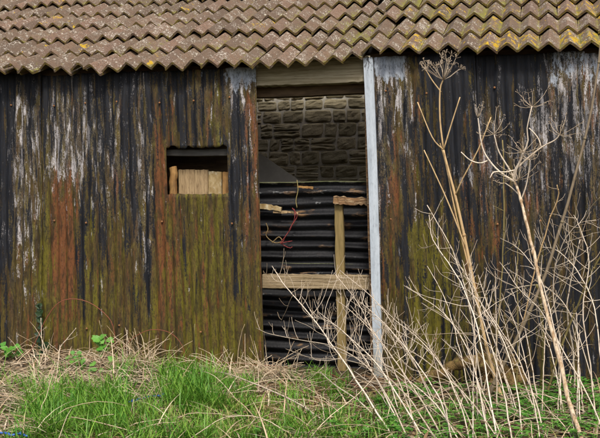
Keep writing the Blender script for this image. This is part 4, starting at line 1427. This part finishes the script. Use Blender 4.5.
def grass():
    rg = random.Random(31)
    mb = MB()
    tufts = []
    boxes = [(-30, 372, 120, 400, 3), (-30, 395, 60, 440, 2), (380, 392, 600, 430, 8), (40, 392, 130, 440, 34), (20, 405, 60, 440, 5), (163, 376, 212, 412, 22), (200, 378, 255, 412, 14), (110, 372, 165, 395, 6), (205, 402, 400, 444, 30), (285, 376, 345, 404, 10), (130, 405, 210, 444, 16), (380, 400, 600, 444, 10), (-40, 420, 40, 460, 4), (0, 440, 600, 480, 14)]
    for i in range(680):
        u, v = dens_region(rg, boxes)
        p = gnd(u, v)
        if p.y > -0.06:
            p.y = -0.06 - rg.random() * 0.1
        tall = 1.0
        if u < 135: tall = 1.25
        if 160 < u < 215 and v < 410: tall = 1.35
        if 215 < u < 400 and v > 400: tall = 0.75
        if u > 390: tall = 0.55
        tall *= 1.2
        nb_ = rg.randint(9, 19)
        lean = Vector((rg.uniform(-.4, .4), rg.uniform(-.35, .2), 0))
        tt = min(1, max(0, rg.gauss(0.45, 0.25)))
        for k in range(nb_):
            q = p + Vector((rg.gauss(0, 0.030), rg.gauss(0, 0.030), 0))
            q.y = min(q.y, -0.03)
            q.z = gz(q.x, q.y) - 0.005
            d = (UP * rg.uniform(0.8, 1.3) + lean + Vector((rg.gauss(0, .35), rg.gauss(0, .35), 0)))
            blade(mb, q, d, rg.uniform(0.08, 0.17) * tall, rg.uniform(0.004, 0.0105), rg, rg.uniform(0.3, 1.8), min(1, max(0, tt + rg.gauss(0, .2))))
    o = mb.build('grass', M['grass'])
    tag(o, 'fresh green grass tufts', 'grass', kind='stuff')
    # short yellowed grass
    mb = MB()
    for i in range(3000):
        u, v = dens_region(rg, [(125, 395, 235, 444, 30), (205, 400, 320, 444, 22), (20, 385, 130, 440, 8), (320, 395, 420, 444, 12), (420, 400, 600, 444, 6)])
        q = gnd(u, v); q.y = min(q.y, -0.05); q.z = gz(q.x, q.y)
        d = UP * rg.uniform(0.3, 1.2) + Vector((rg.gauss(0, .7), rg.gauss(0, .6), 0))
        blade(mb, q, d, rg.uniform(0.05, 0.13), rg.uniform(0.003, 0.006), rg, rg.uniform(0.4, 1.6), rg.random())
    o = mb.build('dry_grass', M['yellowgrass'])
    tag(o, 'yellowing short grass', 'grass', kind='stuff')
grass()

def ground_leaves():
    rg = random.Random(41)
    mb = MB()
    for i in range(1500):
        u, v = dens_region(rg, [(385, 392, 600, 444, 50), (545, 370, 605, 410, 12), (330, 400, 400, 440, 8), (385, 386, 430, 400, 6), (0, 440, 600, 470, 6), (480, 396, 560, 430, 10)])
        if vn(u * 0.05, v * 0.11, 2) < -0.12:
            continue
        p = gnd(u, v)
        p.y = min(p.y, -0.05)
        p.z = gz(p.x, p.y)
        hh = rg.uniform(0.015, 0.075)
        tt = min(1, max(0, rg.gauss(0.5, 0.3)))
        a0 = rg.uniform(0, 6.28)
        nl = rg.randint(3, 6)
        for k in range(nl):
            a = a0 + 6.283 * k / nl
            d = Vector((math.cos(a), math.sin(a), rg.uniform(-0.1, 0.5)))
            leaf(mb, p + UP * hh + d * 0.004, d, UP, rg.uniform(0.016, 0.032), rg.uniform(0.014, 0.024), min(1, max(0, tt + rg.gauss(0, .15))), False)
    o = mb.build('ground_leaves', M['weedleaf'])
    tag(o, 'small bright green ground weeds', 'ground cover', kind='stuff')
ground_leaves()

def straw_piece(mb, p, ang, L, r, rg, lift, droop, tint, sides=4):
    d = Vector((math.cos(ang), math.sin(ang) * 0.55, lift)).normalized()
    pts = [p]
    n = 6
    kink = rg.randint(1, n - 1) if rg.random() < 0.3 else -1
    for k in range(n):
        d = (d - UP * droop / n + rvec(rg) * 0.09 + (rvec(rg) * 0.5 if k == kink else Vector((0, 0, 0)))).normalized()
        q = pts[-1] + d * (L / n)
        if q.z < gz(q.x, q.y) + 0.005:
            q.z = gz(q.x, q.y) + 0.005 + rg.random() * 0.01
            d.z = abs(d.z) * 0.3
        q.y = min(q.y, -0.03)
        pts.append(q)
    mb.tube(pts, r, r * 0.55, sides, tint)

def straw_litter():
    rg = random.Random(51)
    mb = MB()
    boxes = [(-30, 362, 60, 400, 34), (-30, 395, 50, 445, 30), (40, 365, 125, 392, 26), (100, 372, 200, 398, 10), (195, 378, 300, 400, 22), (120, 400, 180, 444, 5), (280, 385, 420, 440, 16), (380, 385, 520, 444, 16), (520, 380, 605, 444, 14), (205, 405, 330, 444, 5), (0, 440, 600, 475, 7)]
    for i in range(1900):
        u, v = dens_region(rg, boxes)
        p = gnd(u, v); p.y = min(p.y, -0.06)
        left = u < 130
        p.z = gz(p.x, p.y) + rg.random() ** 1.5 * (0.06 if left else 0.04)
        if rg.random() < 0.6:
            d = Vector((rg.gauss(0, 1), rg.gauss(0, 0.8), rg.uniform(0.0, 0.7)))
            blade(mb, p, d, rg.uniform(0.12, 0.40), rg.uniform(0.004, 0.010), rg, rg.uniform(0.3, 1.6), rg.random(), 5)
            continue
        straw_piece(mb, p, rg.choice((0, math.pi)) + rg.gauss(0, 1.1), rg.uniform(0.15, 0.65), rg.uniform(0.0016, 0.0038), rg, rg.uniform(-0.1, 0.7), rg.uniform(0.3, 1.5), rg.random())
    o = mb.build('straw', M['straw'])
    tag(o, 'tangled dead straw stems lying on the ground', 'straw', kind='stuff')
    mb = MB()
    for i in range(1700):
        u, v = dens_region(rg, [(-30, 365, 120, 445, 20), (220, 385, 330, 420, 20), (300, 375, 420, 420, 26), (400, 385, 605, 444, 16), (195, 372, 300, 395, 10)])
        p = gnd(u, v); p.y = min(p.y, -0.05)
        p.z = gz(p.x, p.y) + rg.random() * 0.02
        d = Vector((rg.gauss(0, 1), rg.gauss(0, 1), rg.uniform(-.1, .5)))
        if rg.random() < 0.5:
            leaf(mb, p, d, UP, rg.uniform(0.03, 0.07), rg.uniform(0.02, 0.04), rg.random())
        else:
            straw_piece(mb, p, rg.uniform(0, 6.28), rg.uniform(0.08, 0.25), rg.uniform(0.0015, 0.004), rg, 0.1, 0.4, rg.random())
    o = mb.build('leaf_litter', M['litter'])
    tag(o, 'brown dead leaves and bits of twig on the soil', 'leaf litter', kind='stuff')
straw_litter()

def dead_tuft(cu, cv, Y, n, L, label, seed, lean, mat):
    rg = random.Random(seed)
    c = at(cu, cv, Y)
    b = Vector((c.x, Y, gz(c.x, Y)))
    mb = MB()
    for i in range(n):
        a = rg.uniform(0, math.pi * 2)
        p = b + Vector((rg.gauss(0, 0.09), rg.uniform(-0.06, 0.04), rg.uniform(0.0, 0.05)))
        p.y = min(p.y, -0.05)
        el = rg.uniform(0.15, 1.0)
        d = Vector((math.cos(a) * math.cos(el) + lean, math.sin(a) * 0.5 * math.cos(el) - 0.1, math.sin(el))).normalized()
        pts = [p]
        ll = L * rg.uniform(0.5, 1.1)
        dr = rg.uniform(0.2, 2.0)
        for k in range(7):
            d = (d - UP * dr / 7 + rvec(rg) * 0.06).normalized()
            q = pts[-1] + d * ll / 7
            q.z = max(q.z, gz(q.x, q.y) + 0.008)
            q.y = min(q.y, -0.03)
            pts.append(q)
        mb.tube(pts, rg.uniform(0.0018, 0.0042), 0.0015, 4, rg.random())
    o = mb.build('dead_grass_tuft', mat, None, origin=b)
    tag(o, label, 'dead grass', 'heaps of dead grass')
dead_tuft(138, 372, -0.22, 130, 0.36, 'heap of pale dead grass piled against the rusty sheet left of the window', 1, 0.25, M['straw'])
dead_tuft(95, 372, -0.25, 50, 0.36, 'flattened dead grass heap beneath the lobed green plant', 4, -0.3, M['straw'])
dead_tuft(272, 385, -0.35, 170, 0.34, 'heap of dead grass at the threshold of the opening', 2, -0.1, M['straw'])
dead_tuft(232, 385, -0.30, 70, 0.36, 'thin dead grass heap below the rusty sheet, left of the threshold', 5, -0.3, M['straw'])
dead_tuft(143, 434, -1.45, 45, 0.22, 'small clump of bleached dead grass among the lower left turf', 3, 0.0, M['straw'])
